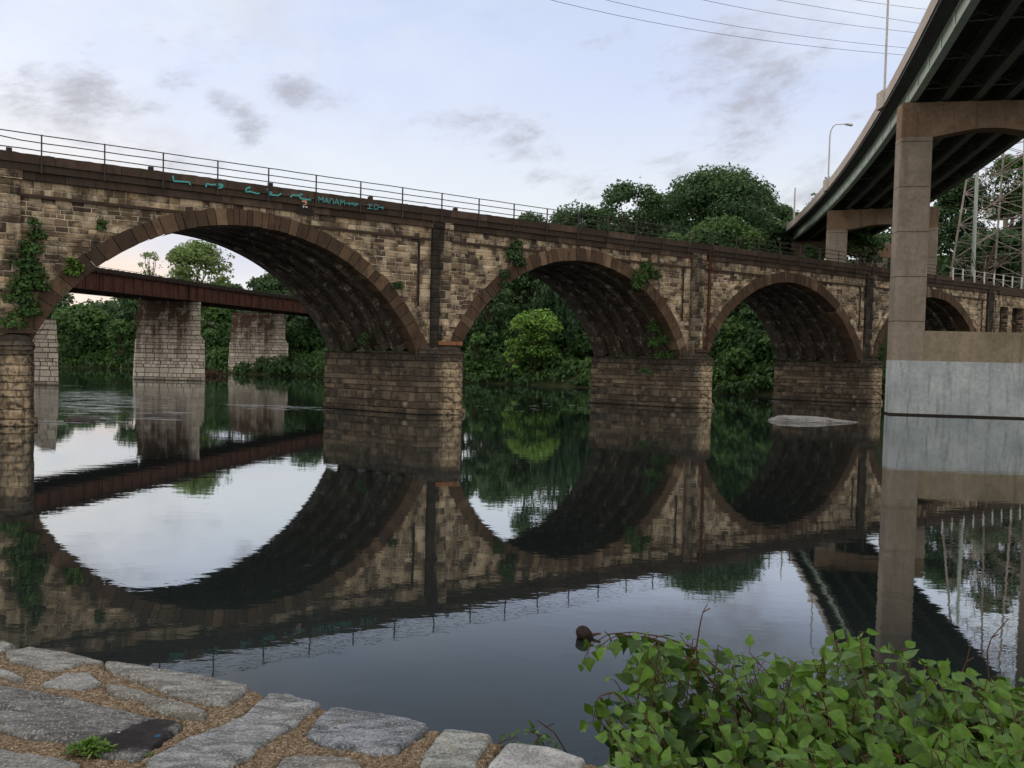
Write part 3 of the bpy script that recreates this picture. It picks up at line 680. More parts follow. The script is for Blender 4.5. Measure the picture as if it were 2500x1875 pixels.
def stained_limestone():
    """limestone with rust washed down from the girders; clean on its right end"""
    mt = M['limestone'].copy(); mt.name = 'rust_washed_limestone'; b = NB(mt.node_tree); p = b.n['Principled BSDF']
    src = p.inputs['Base Color'].links[0].from_socket; o = b.coord('Object'); x, y, z = b.xyz(o); uv = b.coord('UV')
    s = b.noise(b.scale(o, (1.5, 1.5, .10)), 1.3, 7, .7); h = b.noise(o, 2.2, 6, .65)
    top = b.mapr(b.math('ADD', z, b.math('MULTIPLY', b.math('SUBTRACT', s, .5), 13.)), 2.2, 8.0, 0., 1.)
    clean = b.mapr(b.math('ADD', x, b.math('MULTIPLY', b.math('SUBTRACT', h, .5), 1.0)), 2.0, 2.9, 1., .0)
    f = b.math('MULTIPLY', b.math('MULTIPLY', top, clean), b.mapr(b.noise(o, 1.1, 6, .7), .36, .56, .42, 1.))
    c = b.mix(b.math('MULTIPLY', f, 1.25, clamp=True), src, b.mix(h, (.028, .018, .014), (.075, .05, .037)))
    b.put(p.inputs['Base Color'], c); return mt
M['limestone_rust'] = stained_limestone()
def girder_pier(pxl, pxr, pyb, Y, label=None, top=9.5):
    l = onY(pxl, pyb, Y)[0]; r = onY(pxr, pyb, Y)[0]; cx = (l+r)/2; hw = (r-l)/2
    K = -(pxr-1250)/F_PX; sk_ = lambda P: [(x-K*y, y) for x, y in P]; lo = sk_([(-hw, 0), (hw, .15), (hw+.05, 1.3), (hw, 2.5), (-hw, 2.5), (-hw-.3, 1.3)])
    off = (cx-G0[0], Y-G0[1])
    mb = MB(); zst = 4.9
    mid = sk_([(-hw+.28, .1), (hw-.1, .22), (hw-.05, 1.3), (hw-.1, 2.4), (-hw+.28, 2.4), (-hw+.05, 1.3)])
    rough_prism(mb, lo, -1.5, zst, .04, .5, .46, mid, rs=int(pxl))
    m2 = sk_([(-hw+.28, .12), (hw-.1, .24), (hw-.1, 2.38), (-hw+.28, 2.38)]); m3 = sk_([(-hw+.28, .12), (hw-.55, .24), (hw-.55, 2.38), (-hw+.28, 2.38)])
    mb.prism(m2, zst, zst+.55, taper=m3)
    up = sk_([(-hw+.5, .2), (hw-.62, .3), (hw-.62, 2.3), (-hw+.5, 2.3)])
    rough_prism(mb, m3, zst+.55, top-.42, .03, .5, .46, up, rs=int(pxl)+1)
    cap = sk_([(-hw+.4, .1), (hw-.55, .2), (hw-.55, 2.4), (-hw+.4, 2.4)]); mb.prism(cap, top-.42, top)
    o = mb.build('pier', M['limestone_rust'], girder_bridge); o.location = (*off, 0); return o
girder_pier(326, 500, 924, 99.8); girder_pier(557.5, 704, 906, 130.5)
def old_pier():
    Y = 82.; l = onY(20, 939, Y)[0]; r = onY(143, 939, Y)[0]; o = empty('limestone_pier', ((l+r)/2, Y, 0), label='short bare limestone pier stump at far left beside the nearest stone pier', cat='pier')
    hw = (r-l)/2; mb = MB(); sk_ = lambda P: [(x-.547*y, y) for x, y in P]
    rough_prism(mb, sk_([(-hw, 0), (hw, .1), (hw, 3), (-hw, 3)]), -1.5, 4.6, .05, .5, .46, sk_([(-hw+.3, .1), (hw-.12, .15), (hw-.12, 2.9), (-hw+.3, 2.9)]), rs=5)
    mb.build('lower_courses', M['limestone'], o)
    mb = MB(); rough_prism(mb, sk_([(-hw+.6, .15), (hw-.16, .2), (hw-.16, 2.8), (-hw+.6, 2.8)]), 4.6, 6.55, .03, .5, .46, sk_([(hw-1.6, .25), (hw-.28, .3), (hw-.28, 2.7), (hw-1.6, 2.7)]), rs=6); mb.build('upper_courses', M['limestone'], o)
old_pier()

# ------------------------------------------------------------------ concrete highway viaduct on the right
_py = np.array([55.2, 64.9, 74.0, 88.8, 111.8, 117.5, 169.0]); _px = np.array([26.75, 29.6, 32.2, 35.95, 41.3, 42.55, 50.6])
_pc = np.polyfit(_py, _px, 3)
def road_x(Y):
    if Y < 56: return np.polyval(_pc, 56)+(Y-56)*np.polyval(np.polyder(_pc), 56)
    return np.polyval(_pc, min(Y, 172))+(max(Y, 172)-172)*.10
def road(Y, o, z):
    d = (road_x(Y+.5)-road_x(Y-.5)); l = math.hypot(1, d); nxp, nyp = 1/l, -d/l
    return (road_x(Y)+nxp*o, Y+nyp*o, z)
viaduct = empty('highway_viaduct', (0, 0, 0), label='curving highway deck with pale green steel fascia girder on concrete portal bents', cat='bridge')
RY = np.concatenate([np.arange(-40, 50, 5.), np.arange(50, 190, 2.)])
def sweep(mb, sec, ys=RY, close=True, t=.5):
    """section = list of (offset, z)"""
    n = len(sec); per = [0.]
    for i in range(n): per.append(per[-1]+math.dist(sec[i], sec[(i+1) % n]))
    for a, c in zip(ys[:-1], ys[1:]):
        for i in range(n if close else n-1):
            j = (i+1) % n; mb.poly([road(a, *sec[j]), road(a, *sec[i]), road(c, *sec[i]), road(c, *sec[j])], [(a, per[i+1]), (a, per[i]), (c, per[i]), (c, per[i+1])], t)
def deck():
    mb = MB(); sweep(mb, [(0, 26.85), (.42, 26.85), (.42, 27.3), (.28, 28.0), (.06, 28.0)]); mb.build('barrier', M['barrier'], viaduct)
    mb = MB(); sweep(mb, [(14.0, 26.85), (14.42, 26.85), (14.36, 28.0), (14.14, 28.0), (14.0, 27.3)]); mb.build('barrier', M['barrier'], viaduct)
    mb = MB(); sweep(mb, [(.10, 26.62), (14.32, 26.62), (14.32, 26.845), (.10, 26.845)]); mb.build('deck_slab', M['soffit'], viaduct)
    for k in range(6):
        o = 1.35+k*2.34; mb = MB(); sweep(mb, [(o-.03, 25.36), (o+.03, 25.36), (o+.03, 26.58), (o-.03, 26.58)])
        if k == 0:
            sweep(mb, [(o-.15, 25.62), (o-.032, 25.62), (o-.032, 25.65), (o-.15, 25.65)])
            y = -38.
            while y < 180:
                near = any(abs(y-q) < 2.2 for q in (65.5, 113.6, 147.5)); a = road(y, o-.1, 25.36); b_ = road(y, o-.1, 26.58); mb.bar(a, b_, .16, .04); y += 4.
        g = mb.build('girder', M['green'] if k == 0 else M['flange'], viaduct)
        fl = MB(); sweep(fl, [(o-.27, 25.28), (o+.27, 25.28), (o+.27, 25.355), (o-.27, 25.355)]); sweep(fl, [(o-.2, 26.585), (o+.2, 26.585), (o+.2, 26.615), (o-.2, 26.615)])
        fl.build('flange', M['green'] if k == 0 else M['flange'], g)
    xf = MB(); y = -38.
    while y < 182:
        for k in range(5):
            o0 = 1.35+k*2.34; o1 = o0+2.34
            xf.bar(road(y, o0+.1, 25.6), road(y, o1-.1, 25.6), .07); xf.bar(road(y, o0+.1, 25.65), road(y, o1-.1, 26.5), .07); xf.bar(road(y, o0+.1, 26.5), road(y, o1-.1, 25.65), .07)
        y += 6.5
    xf.build('cross_bracing', M['flange'], viaduct)
deck()
def bent(x, y, ang, W, col, zb, depth=2.0, base=False, name='portal_bent', ztop=25.08, rc=True):
    o = empty(name+'_origin', (x, y, 0), -ang); o.name = 'portal_bent'; o.parent = viaduct
    zc = 22.35
    def col_box(x0, x1, nm):
        ch = .09; pl = [(x0+ch, 0), (x1-ch, 0), (x1, ch), (x1, depth), (x0, depth), (x0, ch)]
        mb = MB(); mb.prism(pl, zb, zc); return mb.build('column', M['concrete'], o)
    col_box(0, col, 'l')
    if rc: col_box(W-col, W, 'r')
    # cap beam with a shallow arched soffit
    mb = MB(); n = 12; xs = list(np.linspace(col, W-col, n+1)); zs = [zc+.62*min(1, 2.6*min(i, n-i)/n) for i in range(n+1)]
    prof = [(.02, zc), (col, zc)]+[(a, z_) for a, z_ in zip(xs[1:-1], zs[1:-1])]+[(W-col, zc), (W-.02, zc), (W-.02, ztop), (.02, ztop)]
    for yy, rev in ((-.003, False), (depth+.003, True)):
        # split front face into quads under the straight top
        seq = prof[:-2]
        for p, q in zip(seq[:-1], seq[1:]):
            f_ = [(p[0], yy, p[1]), (q[0], yy, q[1]), (q[0], yy, ztop), (p[0], yy, ztop)]; mb.poly(f_[::-1] if rev else f_)
    for p, q in zip(prof, prof[1:]+prof[:1]): mb.poly([(p[0], -.003, p[1]), (p[0], depth+.003, p[1]), (q[0], depth+.003, q[1]), (q[0], -.003, q[1])])
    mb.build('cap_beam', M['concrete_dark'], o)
    for k in range(6):
        xx = .55+k*(W-1.3)/5; mb = MB(); mb.box(xx-.3, xx+.3, .5, depth-.5, ztop, 25.27); mb.build('bearing', M['flange'], o)
    if base:
        mb = MB(); mb.box(-.02, W+.02, -.02, depth+.02, -2.5, 4.42); ob = mb.build('base_wall', M['concrete_pale'], o)
        mb = MB(); mb.box(col, W-col, .12, depth-.12, 4.42, 6.85); mb.build('web_wall', M['concrete_wall'], o)
        mb = MB(); mb.box(-.03, W+.03, -.03, depth+.03, -.2, .14); mb.build('waterline_band', M['tie'], o)
    return o
bent(30.82, 67.4, math.radians(9), 13.4, 2.42, 4.42, depth=1.5, base=True)
bent(43.35, 116.4, math.radians(20), 14.0, 2.75, 3.)
bent(49.0, 148.0, math.radians(20), 14.0, 2.75, 10.)
bent(63.6, 146.5, math.radians(14), 7.2, 1.75, 10., ztop=24.9)
def light_pole(Y, ztop, arm=None, base=True, label='', r=.11):
    q = road(Y, .15, 28.); o = empty('street_lamp', (q[0], q[1], 28.), label=label, cat='street lamp', group='lamp posts along the highway deck')
    h = ztop-28.
    if arm:
        dx, dz = arm; n = 8; pts = [(0, 0, -.1), (0, 0, h*.5), (0, 0, h-1.3)]+[(dx*.45*(1-math.cos(a)), 0, h-1.3+(1.3+dz)*math.sin(a)) for a in np.linspace(.3, math.pi/2, n)]+[(dx, 0, h+dz+.08)]
        rr = [r*(1-.55*i/(len(pts)-1)) for i in range(len(pts))]
    else: pts = [(0, 0, -.1), (0, 0, h*.5), (0, 0, h)]; rr = [r, r*.85, r*.7]
    mb = MB(); mb.tube(pts, rr, 8); mb.build('pole', M['galv'], o, smooth=True)
    if arm:
        dx, dz = arm; mb = MB(); mb.tube([(dx-.1, 0, h+dz+.08), (dx+.3, 0, h+dz+.05), (dx+.95, 0, h+dz-.02), (dx+1.1, 0, h+dz-.04)], [.07, .17, .2, .06], 8); mb.build('lamp_head', M['galv'], o, smooth=True)
    if base: mb = MB(); mb.box(-.38, .3, -.75, .75, -1.25, .25); mb.build('plinth', M['barrier'], o)
light_pole(74.6, 41.5, (2.2, .5), label='tall street lamp post rising out of the picture above the highway barrier')
light_pole(111., 35.0, (1.9, .45), label='curved arm street lamp standing above the highway barrier against the sky')
light_pole(141., 33.2, None, False, label='slim straight lamp post at the far low end of the highway barrier', r=.16)
def low_lamp():
    a = onY(1893, 532, 158.); b_ = onY(1926, 552, 158.); o = empty('street_lamp', tuple(b_), label='small lamp on a slanting arm half hidden behind the far end of the barrier', cat='street lamp', group='lamp posts along the highway deck')
    d = [a[i]-b_[i] for i in range(3)]; mb = MB(); mb.tube([(.6, 0, -9), (.2, 0, -.4), (d[0]*.8, 0, d[2]*.85), (d[0], 0, d[2])], [.1, .09, .07, .07], 6); mb.build('arm', M['galv'], o)
    mb = MB(); mb.tube([(d[0]+.1, 0, d[2]), (d[0]-.6, 0, d[2]+.05), (d[0]-1., 0, d[2])], [.08, .17, .05], 7); mb.build('lamp_head', M['galv'], o)
low_lamp()

# ------------------------------------------------------------------ lattice pylon, poles, wires, far ramp
def pylon():
    cx, cy = onY(2440, 600, 132.)[0]+1.5, 132.; zb = 8.; o = empty('lattice_pylon', (cx, cy, zb), math.radians(28), label='steel lattice transmission pylon standing behind the highway viaduct at far right', cat='pylon')
    hw0, H = 6.6, 52.
    hw = lambda z: hw0*(1-z/82.)
    lv = [0, 7, 13, 18.5, 23.5, 28, 32, 36, 40, 44, 48, 52]
    for sx, sy in ((-1, -1), (1, -1), (1, 1), (-1, 1)):
        mb = MB(); mb.bar((sx*hw(0), sy*hw(0), 0), (sx*hw(H), sy*hw(H), H), .22); mb.build('leg', M['tower'], o)
    cs = [(-1, -1), (1, -1), (1, 1), (-1, 1)]
    for i in range(4):
        (ax, ay), (bx, by) = cs[i], cs[(i+1) % 4]; mb = MB()
        for z0, z1 in zip(lv[:-1], lv[1:]):
            a0 = Vector((ax*hw(z0), ay*hw(z0), z0)); b0 = Vector((bx*hw(z0), by*hw(z0), z0)); a1 = Vector((ax*hw(z1), ay*hw(z1), z1)); b1 = Vector((bx*hw(z1), by*hw(z1), z1))
            mb.bar(a0, b1, .10); mb.bar(b0, a1, .10); mb.bar(a1, b1, .09); mid = (a0+b1)/2; m1 = (a1+b1)/2; mb.bar(mid, m1, .07); mb.bar(mid, (a0+a1)/2, .07); mb.bar(mid, (b0+b1)/2, .07)
        mb.build('bracing', M['tower'], o)
    for z in (34, 42, 50):
        mb = MB()
        for sg in (-1, 1):
            mb.bar((0, -.8, z), (sg*7.5, 0, z+.6), .12); mb.bar((0, .8, z), (sg*7.5, 0, z+.6), .12); mb.bar((0, 0, z+2.2), (sg*7.5, 0, z+.6), .1)
        mb.build('cross_arm', M['tower'], o)
pylon()
def pole():
    b_ = onY(2376, 640, 122.); t_ = onY(2382, 380, 122.); o = empty('utility_pole', (b_[0], 122., 8.), label='pale green steel pole beside the lattice pylon', cat='pole')
    mb = MB(); mb.tube([(0, 0, 0), (0, 0, t_[2]-8)], [.34, .22], 10); mb.build('shaft', M['tower_pale'], o, smooth=True)
    mb = MB(); mb.tube([(0, 0, t_[2]-8), (0, 0, t_[2]-7.8)], [.25, .12], 10); mb.build('top_cap', M['tower_pale'], o)
pole()
def ramp():
    a = onY(2405, 512, 190.); c = onY(2560, 440, 172.); o = empty('distant_ramp', tuple(a), label='pale concrete ramp climbing right behind the lattice pylon', cat='ramp')
    d = Vector(c-a); mb = MB(); mb.bar((0, 0, 0), d, .5, 1.5); mb.build('parapet_beam', M['barrier'], o)
    mb = MB(); mb.bar(Vector((3., 2., -1.4)), d+Vector((3, 2, -1.4)), 5., 1.1); mb.build('deck_beam', M['green'], o)
    for f in (.3, .62, .9):
        p = d*f; mb = MB(); mb.tube([(p.x+2, p.y+2, p.z-1.8), (p.x+2, p.y+2, p.z-24)], .5, 10); mb.build('column', M['concrete'], o)
ramp()
def wires():
    L = [((1345, 0), (1900, 103), (2204, 134)), ((1480, 0), (1900, 80), (2212, 117)), ((1718, 0), (1900, 35), (2229, 79)), ((1899, 0), (2070, 29), (2239, 56)), ((2091, 0), (2180, 13), (2255, 22))]
    nm = ['lowest', 'second lowest', 'middle', 'second highest', 'topmost']
    for i, (a, b_, c) in enumerate(L):
        A, B, C_ = onY(*a, 108.), onY(*b_, 122.), onY(*c, 132.); P = []
        ts = np.linspace(-1.2, 2.0, 40); tb = (b_[0]-a[0])/(c[0]-a[0])
        for t in ts: P.append(A*((t-tb)*(t-1)/((0-tb)*(0-1)))+B*((t-0)*(t-1)/((tb-0)*(tb-1)))+C_*((t-0)*(t-tb)/((1-0)*(1-tb))))
        mb = MB(); mb.tube(P, .028, 5)
        mb.build('overhead_wire', M['wire'], None, label='thin black overhead wire, %s of the five crossing the sky at upper right' % nm[i], cat='wire', group='overhead wires in the sky')
wires()

# ------------------------------------------------------------------ foliage
def leaves_np(rg, C, N, size, elong=1.6, droop=None, jit=.5):
    """rhombus leaves at centres C facing roughly N"""
    n = len(C); nr = N+rg.normal(0, jit, (n, 3)); nr /= np.linalg.norm(nr, axis=1, keepdims=True)+1e-9
    if droop is None: t = rg.normal(0, 1, (n, 3))
    else: t = rg.normal(0, .35, (n, 3))+np.array([0, 0, -1.])*droop
    t -= nr*(t*nr).sum(1, keepdims=True); t /= np.linalg.norm(t, axis=1, keepdims=True)+1e-9; w = np.cross(nr, t)
    s = (size*rg.uniform(.6, 1.35, n))[:, None]
    V = np.stack([C-t*s*.5*elong, C+w*s*.5-t*s*.08, C+t*s*.5*elong+nr*s*.12, C-w*s*.5-t*s*.08], 1).reshape(-1, 3)
    return V, np.arange(4*n).reshape(n, 4)
def lobed_cloud(rg, lobes, per_m2, size, fill=.3, flat=1., **kw):
    Cs, Ns, Ts = [], [], []
    for (c, r, br) in lobes:
        n = max(20, int(per_m2*4*math.pi*r[0]*r[2]*.8)); d = rg.normal(0, 1, (n, 3)); d /= np.linalg.norm(d, axis=1, keepdims=True)
        d[:, 2] = np.where(d[:, 2] < -.3, -d[:, 2]*rg.uniform(-.6, 1., n), d[:, 2])
        rad = 1-np.abs(rg.normal(0, fill*.55, n)); rad = np.clip(rad, .15, 1.15)
        # ragged surface: push leaf groups in and out
        ph = np.sin(d[:, 0]*7+c[0]*3)*np.sin(d[:, 1]*6+c[1])*np.sin(d[:, 2]*8+c[2]*2); rad = rad*(1+.16*ph)
        Cs.append(np.array(c)+d*np.array(r)*rad[:, None]); Ns.append(d+np.array([0, 0, .35])); Ts.append(np.clip(br+rg.normal(0, .16, n)+.25*ph, 0, 1))
    C = np.concatenate(Cs); V, Fc = leaves_np(rg, C, np.concatenate(Ns), size, **kw); return V, Fc, np.concatenate(Ts)
def limb(mb, a, b_, r0, r1, rg, n=4, bend=.12):
    a = np.array(a, float); b_ = np.array(b_, float); L = np.linalg.norm(b_-a); P = [a+(b_-a)*i/n+(rg.normal(0, bend*L/n, 3) if 0 < i < n else 0) for i in range(n+1)]
    mb.tube(P, [r0+(r1-r0)*i/n for i in range(n+1)], 6)
def tree(px, ytop, Y, wpx, label, leaf='leaf_dark', name='tree', cat='tree', zb=None, bottom=.25, size=.42, dens=5.0, nl=18, seed=0, open_=0., group=None, bark='bark', fill=.35, hull=.4):
    rg = np.random.default_rng(seed+int(px)); top = onY(px, ytop, Y); X = top[0]; W = wpx/F_PX*Y
    z0 = float(terrain_z(np.array(X), np.array(Y))) if zb is None else zb; H = top[2]-z0; zc0 = H*bottom
    o = empty(name, (X, Y, z0), label=label, cat=cat, group=group); lobes = []; rz = (H-zc0)/2; cz = zc0+rz
    nl = int(nl*1.5)
    for i in range(nl):
        u = rg.uniform(-1, 1) if i % 4 else rg.uniform(.55, 1); a = rg.uniform(0, 2*math.pi); q = rg.uniform(0, 1)**.4
        prof = max(.12, 1-abs(u)**(2.6 if u > 0 else 3.5))**.5
        r = W*rg.uniform(.09, .22)*(1 if open_ == 0 else .75); r = min(r, H*.3)
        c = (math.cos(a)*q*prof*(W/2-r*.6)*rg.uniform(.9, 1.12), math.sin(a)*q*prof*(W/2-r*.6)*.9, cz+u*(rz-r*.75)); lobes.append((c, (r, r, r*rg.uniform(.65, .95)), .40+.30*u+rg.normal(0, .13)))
    V, Fc, T = lobed_cloud(rg, lobes, dens, size, fill=fill, elong=1.5)
    nf = int(len(Fc)*hull); u = rg.uniform(-1, 1, nf); a = rg.uniform(0, 2*math.pi, nf); q = rg.uniform(0, 1, nf)**.45; k1, k2, k3 = rg.uniform(0, 6, 3)
    lump = np.sin(a*2+k1+u*2.2)*.5+np.sin(a*4-u*5+k2)*.35+np.sin(a*7+u*9+k3)*.25
    prof = np.maximum(.1, 1-np.abs(u)**np.where(u > 0, 2.0, 3.5))**.5*(.88+.34*lump)
    keep = np.sin(a*5+u*7+k2)*np.sin(u*11-a*3+k1)+np.sin(a*9+k3)*np.sin(u*17+q*6)*.6 > -.05
    u, a, q, prof = u[keep], a[keep], q[keep], prof[keep]; nf = len(u)
    C = np.stack([np.cos(a)*q*prof*W*.5, np.sin(a)*q*prof*W*.45, cz+u*rz*(.90+.08*np.sin(a*5+k1)+.06*np.sin(a*9+k2))], 1); V2, F2 = leaves_np(rg, C, np.stack([np.cos(a)*q, np.sin(a)*q, .5+u*.5], 1), size, elong=1.5)
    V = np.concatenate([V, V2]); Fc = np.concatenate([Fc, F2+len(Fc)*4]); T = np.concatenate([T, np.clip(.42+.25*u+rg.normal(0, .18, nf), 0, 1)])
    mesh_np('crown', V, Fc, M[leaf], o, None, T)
    mb = MB(); tr = max(.12, H*.014); fork = (0, 0, max(.6, zc0+rz*.35)); limb(mb, (0, 0, -.4), fork, tr*1.5, tr, rg, 5, .05)
    for (c, r, _) in lobes[:12]: limb(mb, fork, c, tr*.6, .03, rg)
    mb.build('trunk', M[bark], o, smooth=True); return o

# left bank, seen through the largest arch
tree(205, 742, 146, 150, 'broad green tree on the far bank between the limestone stump and middle pier', 'leaf_mid', bottom=.02, nl=30, seed=1, dens=6)
tree(330, 700, 150, 120, 'dark tree on the far bank peering from behind the left edge of the middle pier', 'leaf_dark', bottom=.05, nl=24, seed=2)
tree(120, 690, 158, 150, 'dark tall tree on the far bank half hidden by the nearest stone pier', 'leaf_dark', bottom=.1, nl=24, seed=3)
tree(296, 778, 141, 80, 'low leafy bush at the water edge left of the middle pier', 'leaf_mid', 'bush', 'bush', bottom=0, nl=20, seed=4, size=.36)
tree(262, 735, 170, 130, 'deep green tree standing back from the water left of the middle pier', 'leaf_dark', bottom=.05, nl=24, seed=14)
tree(488, 586, 152, 175, 'tall pale green tree rising above the girder bridge against the sky', 'leaf_pale', bottom=.3, nl=34, seed=5, size=.38, dens=4.2, fill=.5)
tree(428, 655, 150, 70, 'small thin-topped tree left of the tall pale tree above the girders', 'leaf_pale', bottom=.3, nl=14, seed=6, size=.33, dens=3.5, open_=1)
tree(368, 614, 150, 85, 'sparse wispy tree top above the girder bridge, nearest the arch edge', 'leaf_pale', bottom=.55, nl=11, seed=7, size=.3, dens=3.0, open_=1)
tree(570, 692, 160, 90, 'rounded tree just above the girder bridge right of the tall pale tree', 'leaf_dark', bottom=.2, nl=20, seed=8)
tree(668, 664, 172, 150, 'large dark tree behind the right end of the girder bridge', 'leaf_dark', bottom=.1, nl=30, seed=9)
tree(760, 650, 180, 150, 'dark tree partly hidden behind the vault of the largest arch', 'leaf_dark', bottom=.1, nl=24, seed=10)
tree(528, 745, 148, 95, 'leafy green tree in the gap between the two girder piers', 'leaf_mid', bottom=0, nl=30, seed=11)
tree(520, 802, 142, 60, 'lighter bush at the water edge between the two girder piers', 'leaf_mid', 'bush', 'bush', bottom=0, nl=18, seed=12, size=.34)
tree(775, 770, 137, 95, 'green bush on the bank right of the second girder pier', 'leaf_mid', 'bush', 'bush', bottom=0, nl=20, seed=13)
tree(700, 740, 150, 120, 'dark bank tree under the right end of the girders', 'leaf_dark', bottom=0, nl=24, seed=15)
# middle arch
tree(1310, 752, 114, 150, 'bright green young tree at the river edge seen through the middle arch', 'leaf_light', bottom=.08, nl=34, seed=20, size=.30, dens=8, hull=.12)
tree(1200, 670, 124, 130, 'dark tree behind the bright green tree on its left', 'leaf_dark', bottom=.0, nl=24, seed=21)
tree(1290, 640, 134, 150, 'tall dark tree filling the top of the middle arch', 'leaf_dark', bottom=.0, nl=30, seed=22)
tree(1168, 812, 117, 70, 'small bush by the water at the left foot of the middle arch', 'leaf_mid', 'bush', 'bush', bottom=0, nl=16, seed=23)
tree(1258, 822, 112.5, 60, 'low bush at the foot of the bright green tree', 'leaf_light', 'bush', 'bush', bottom=0, nl=18, seed=24, size=.32)
tree(905, 780, 135, 120, 'dark tree hidden mostly behind the second stone pier', 'leaf_dark', bottom=0, nl=24, seed=75)
def willow(px, ytop, Y, wpx, seed, label):
    rg = np.random.default_rng(seed); top = onY(px, ytop, Y); X = top[0]; W = wpx/F_PX*Y; z0 = float(terrain_z(np.array(X), np.array(Y))); H = top[2]-z0
    o = empty('willow_tree', (X, Y, z0), label=label, cat='tree'); Cs = []; Ns = []; Ts = []
    for i in range(150):
        a = rg.uniform(0, 2*math.pi); r = W/2*math.sqrt(rg.uniform(0, 1)); x, y = r*math.cos(a), r*math.sin(a); zt = H*(1-.35*(r/(W/2))**2)*rg.uniform(.75, 1.); L = rg.uniform(.3, .62)*H; n = int(L*11)
        t = rg.uniform(0, 1, n); Cs.append(np.stack([x+np.sin(t*3+i)*.25+rg.normal(0, .12, n), y+rg.normal(0, .12, n), zt-L*t], 1)); Ns.append(np.tile([math.cos(a), math.sin(a), .2], (n, 1))); Ts.append(np.clip(rg.normal(.4, .2)+rg.normal(0, .15, n), 0, 1))
    V, Fc = leaves_np(rg, np.concatenate(Cs), np.concatenate(Ns), .3, elong=2.6, droop=1.2); mesh_np('crown', V, Fc, M['leaf_willow'], o, None, np.concatenate(Ts))
    mb = MB(); limb(mb, (0, 0, -.4), (0, 0, H*.45), .45, .35, rg)
    for i in range(8): limb(mb, (0, 0, H*.45), (rg.normal(0, W*.2), rg.normal(0, W*.2), H*rg.uniform(.7, .9)), .2, .05, rg)
    mb.build('trunk', M['bark'], o, smooth=True)
willow(1400, 635, 123, 190, 31, 'drooping dark willow behind the middle arch on the right')
tree(1130, 615, 128, 170, 'dark tree at the left edge of the middle arch opening', 'leaf_dark', bottom=0, nl=30, seed=71)
tree(1240, 605, 142, 210, 'tall shaded tree standing behind the bright green tree', 'leaf_dark', bottom=0, nl=36, seed=72)
tree(1365, 655, 140, 140, 'shaded tree behind the drooping willow', 'leaf_dark', bottom=0, nl=34, seed=73)
tree(1440, 690, 130, 110, 'dark tree beside the willow against the vault', 'leaf_dark', bottom=0, nl=28, seed=74)
# right arch
tree(1790, 772, 108, 90, 'rounded green bush in the left half of the right arch opening', 'leaf_mid', bottom=0, nl=24, seed=33)
tree(1850, 735, 114, 110, 'dark tree at the top of the right arch opening', 'leaf_dark', bottom=0, nl=26, seed=34)
tree(1890, 812, 104, 80, 'low dark bush beside the right arch vault at the water', 'leaf_mid', 'bush', 'bush', bottom=0, nl=18, seed=35)
tree(1740, 800, 112, 80, 'leafy dark bush beside the rust red pipe pier', 'leaf_dark', 'bush', 'bush', bottom=0, nl=18, seed=36)
tree(1800, 850, 101, 95, 'low spreading bush at the water in the right arch', 'leaf_mid', 'bush', 'bush', bottom=0, nl=22, seed=37)
# crowns above the parapet
tree(1308, 514, 160, 150, 'small dark tree top just over the parapet, leftmost of the skyline row', 'leaf_dark', bottom=.3, nl=16, seed=40, size=.36)
tree(1418, 492, 150, 200, 'mid-height dark tree over the parapet left of the two big crowns', 'leaf_dark', bottom=.2, nl=26, seed=41, size=.38, fill=.5)
tree(1545, 438, 140, 190, 'left of the two big dark crowns above the parapet', 'leaf_dark', bottom=.25, nl=30, seed=42, size=.34, fill=.55, dens=5.0, hull=.12)
tree(1752, 406, 138, 330, 'tallest and widest dark crown above the parapet', 'leaf_dark', bottom=.2, nl=40, seed=43, size=.34, fill=.55, dens=5.0, hull=.10)
tree(1768, 522, 122, 230, 'lighter green round tree in front of the widest dark crown', 'leaf_mid', bottom=.2, nl=34, seed=44, size=.34, hull=.15)
tree(1640, 556, 124, 170, 'low green tree top showing over the parapet below the big crowns', 'leaf_mid', bottom=.1, nl=20, seed=45)
tree(1885, 540, 150, 170, 'dark tree between the widest crown and the highway barrier', 'leaf_dark', bottom=.1, nl=22, seed=46)
tree(1910, 500, 215, 130, 'hazy hilltop tree behind the slim lamp post', 'leaf_dark', bottom=.1, nl=20, seed=47)
tree(1990, 470, 195, 70, 'spindly tree showing over the highway barrier', 'leaf_dark', bottom=.35, nl=12, seed=48, open_=1, size=.3)
tree(2030, 424, 190, 45, 'thin tree tip beside the curved arm lamp', 'leaf_dark', bottom=.5, nl=9, seed=49, open_=1, size=.3)
tree(1622, 468, 150, 170, 'dark tree filling the dip between the two biggest crowns above the parapet', 'leaf_dark', bottom=.2, nl=30, seed=81, size=.36)
tree(1500, 500, 156, 150, 'dark tree behind the gap left of the two biggest crowns', 'leaf_dark', bottom=.2, nl=26, seed=82, size=.36)
tree(1860, 470, 152, 130, 'dark tree falling away right of the widest crown', 'leaf_dark', bottom=.2, nl=26, seed=83, size=.36)
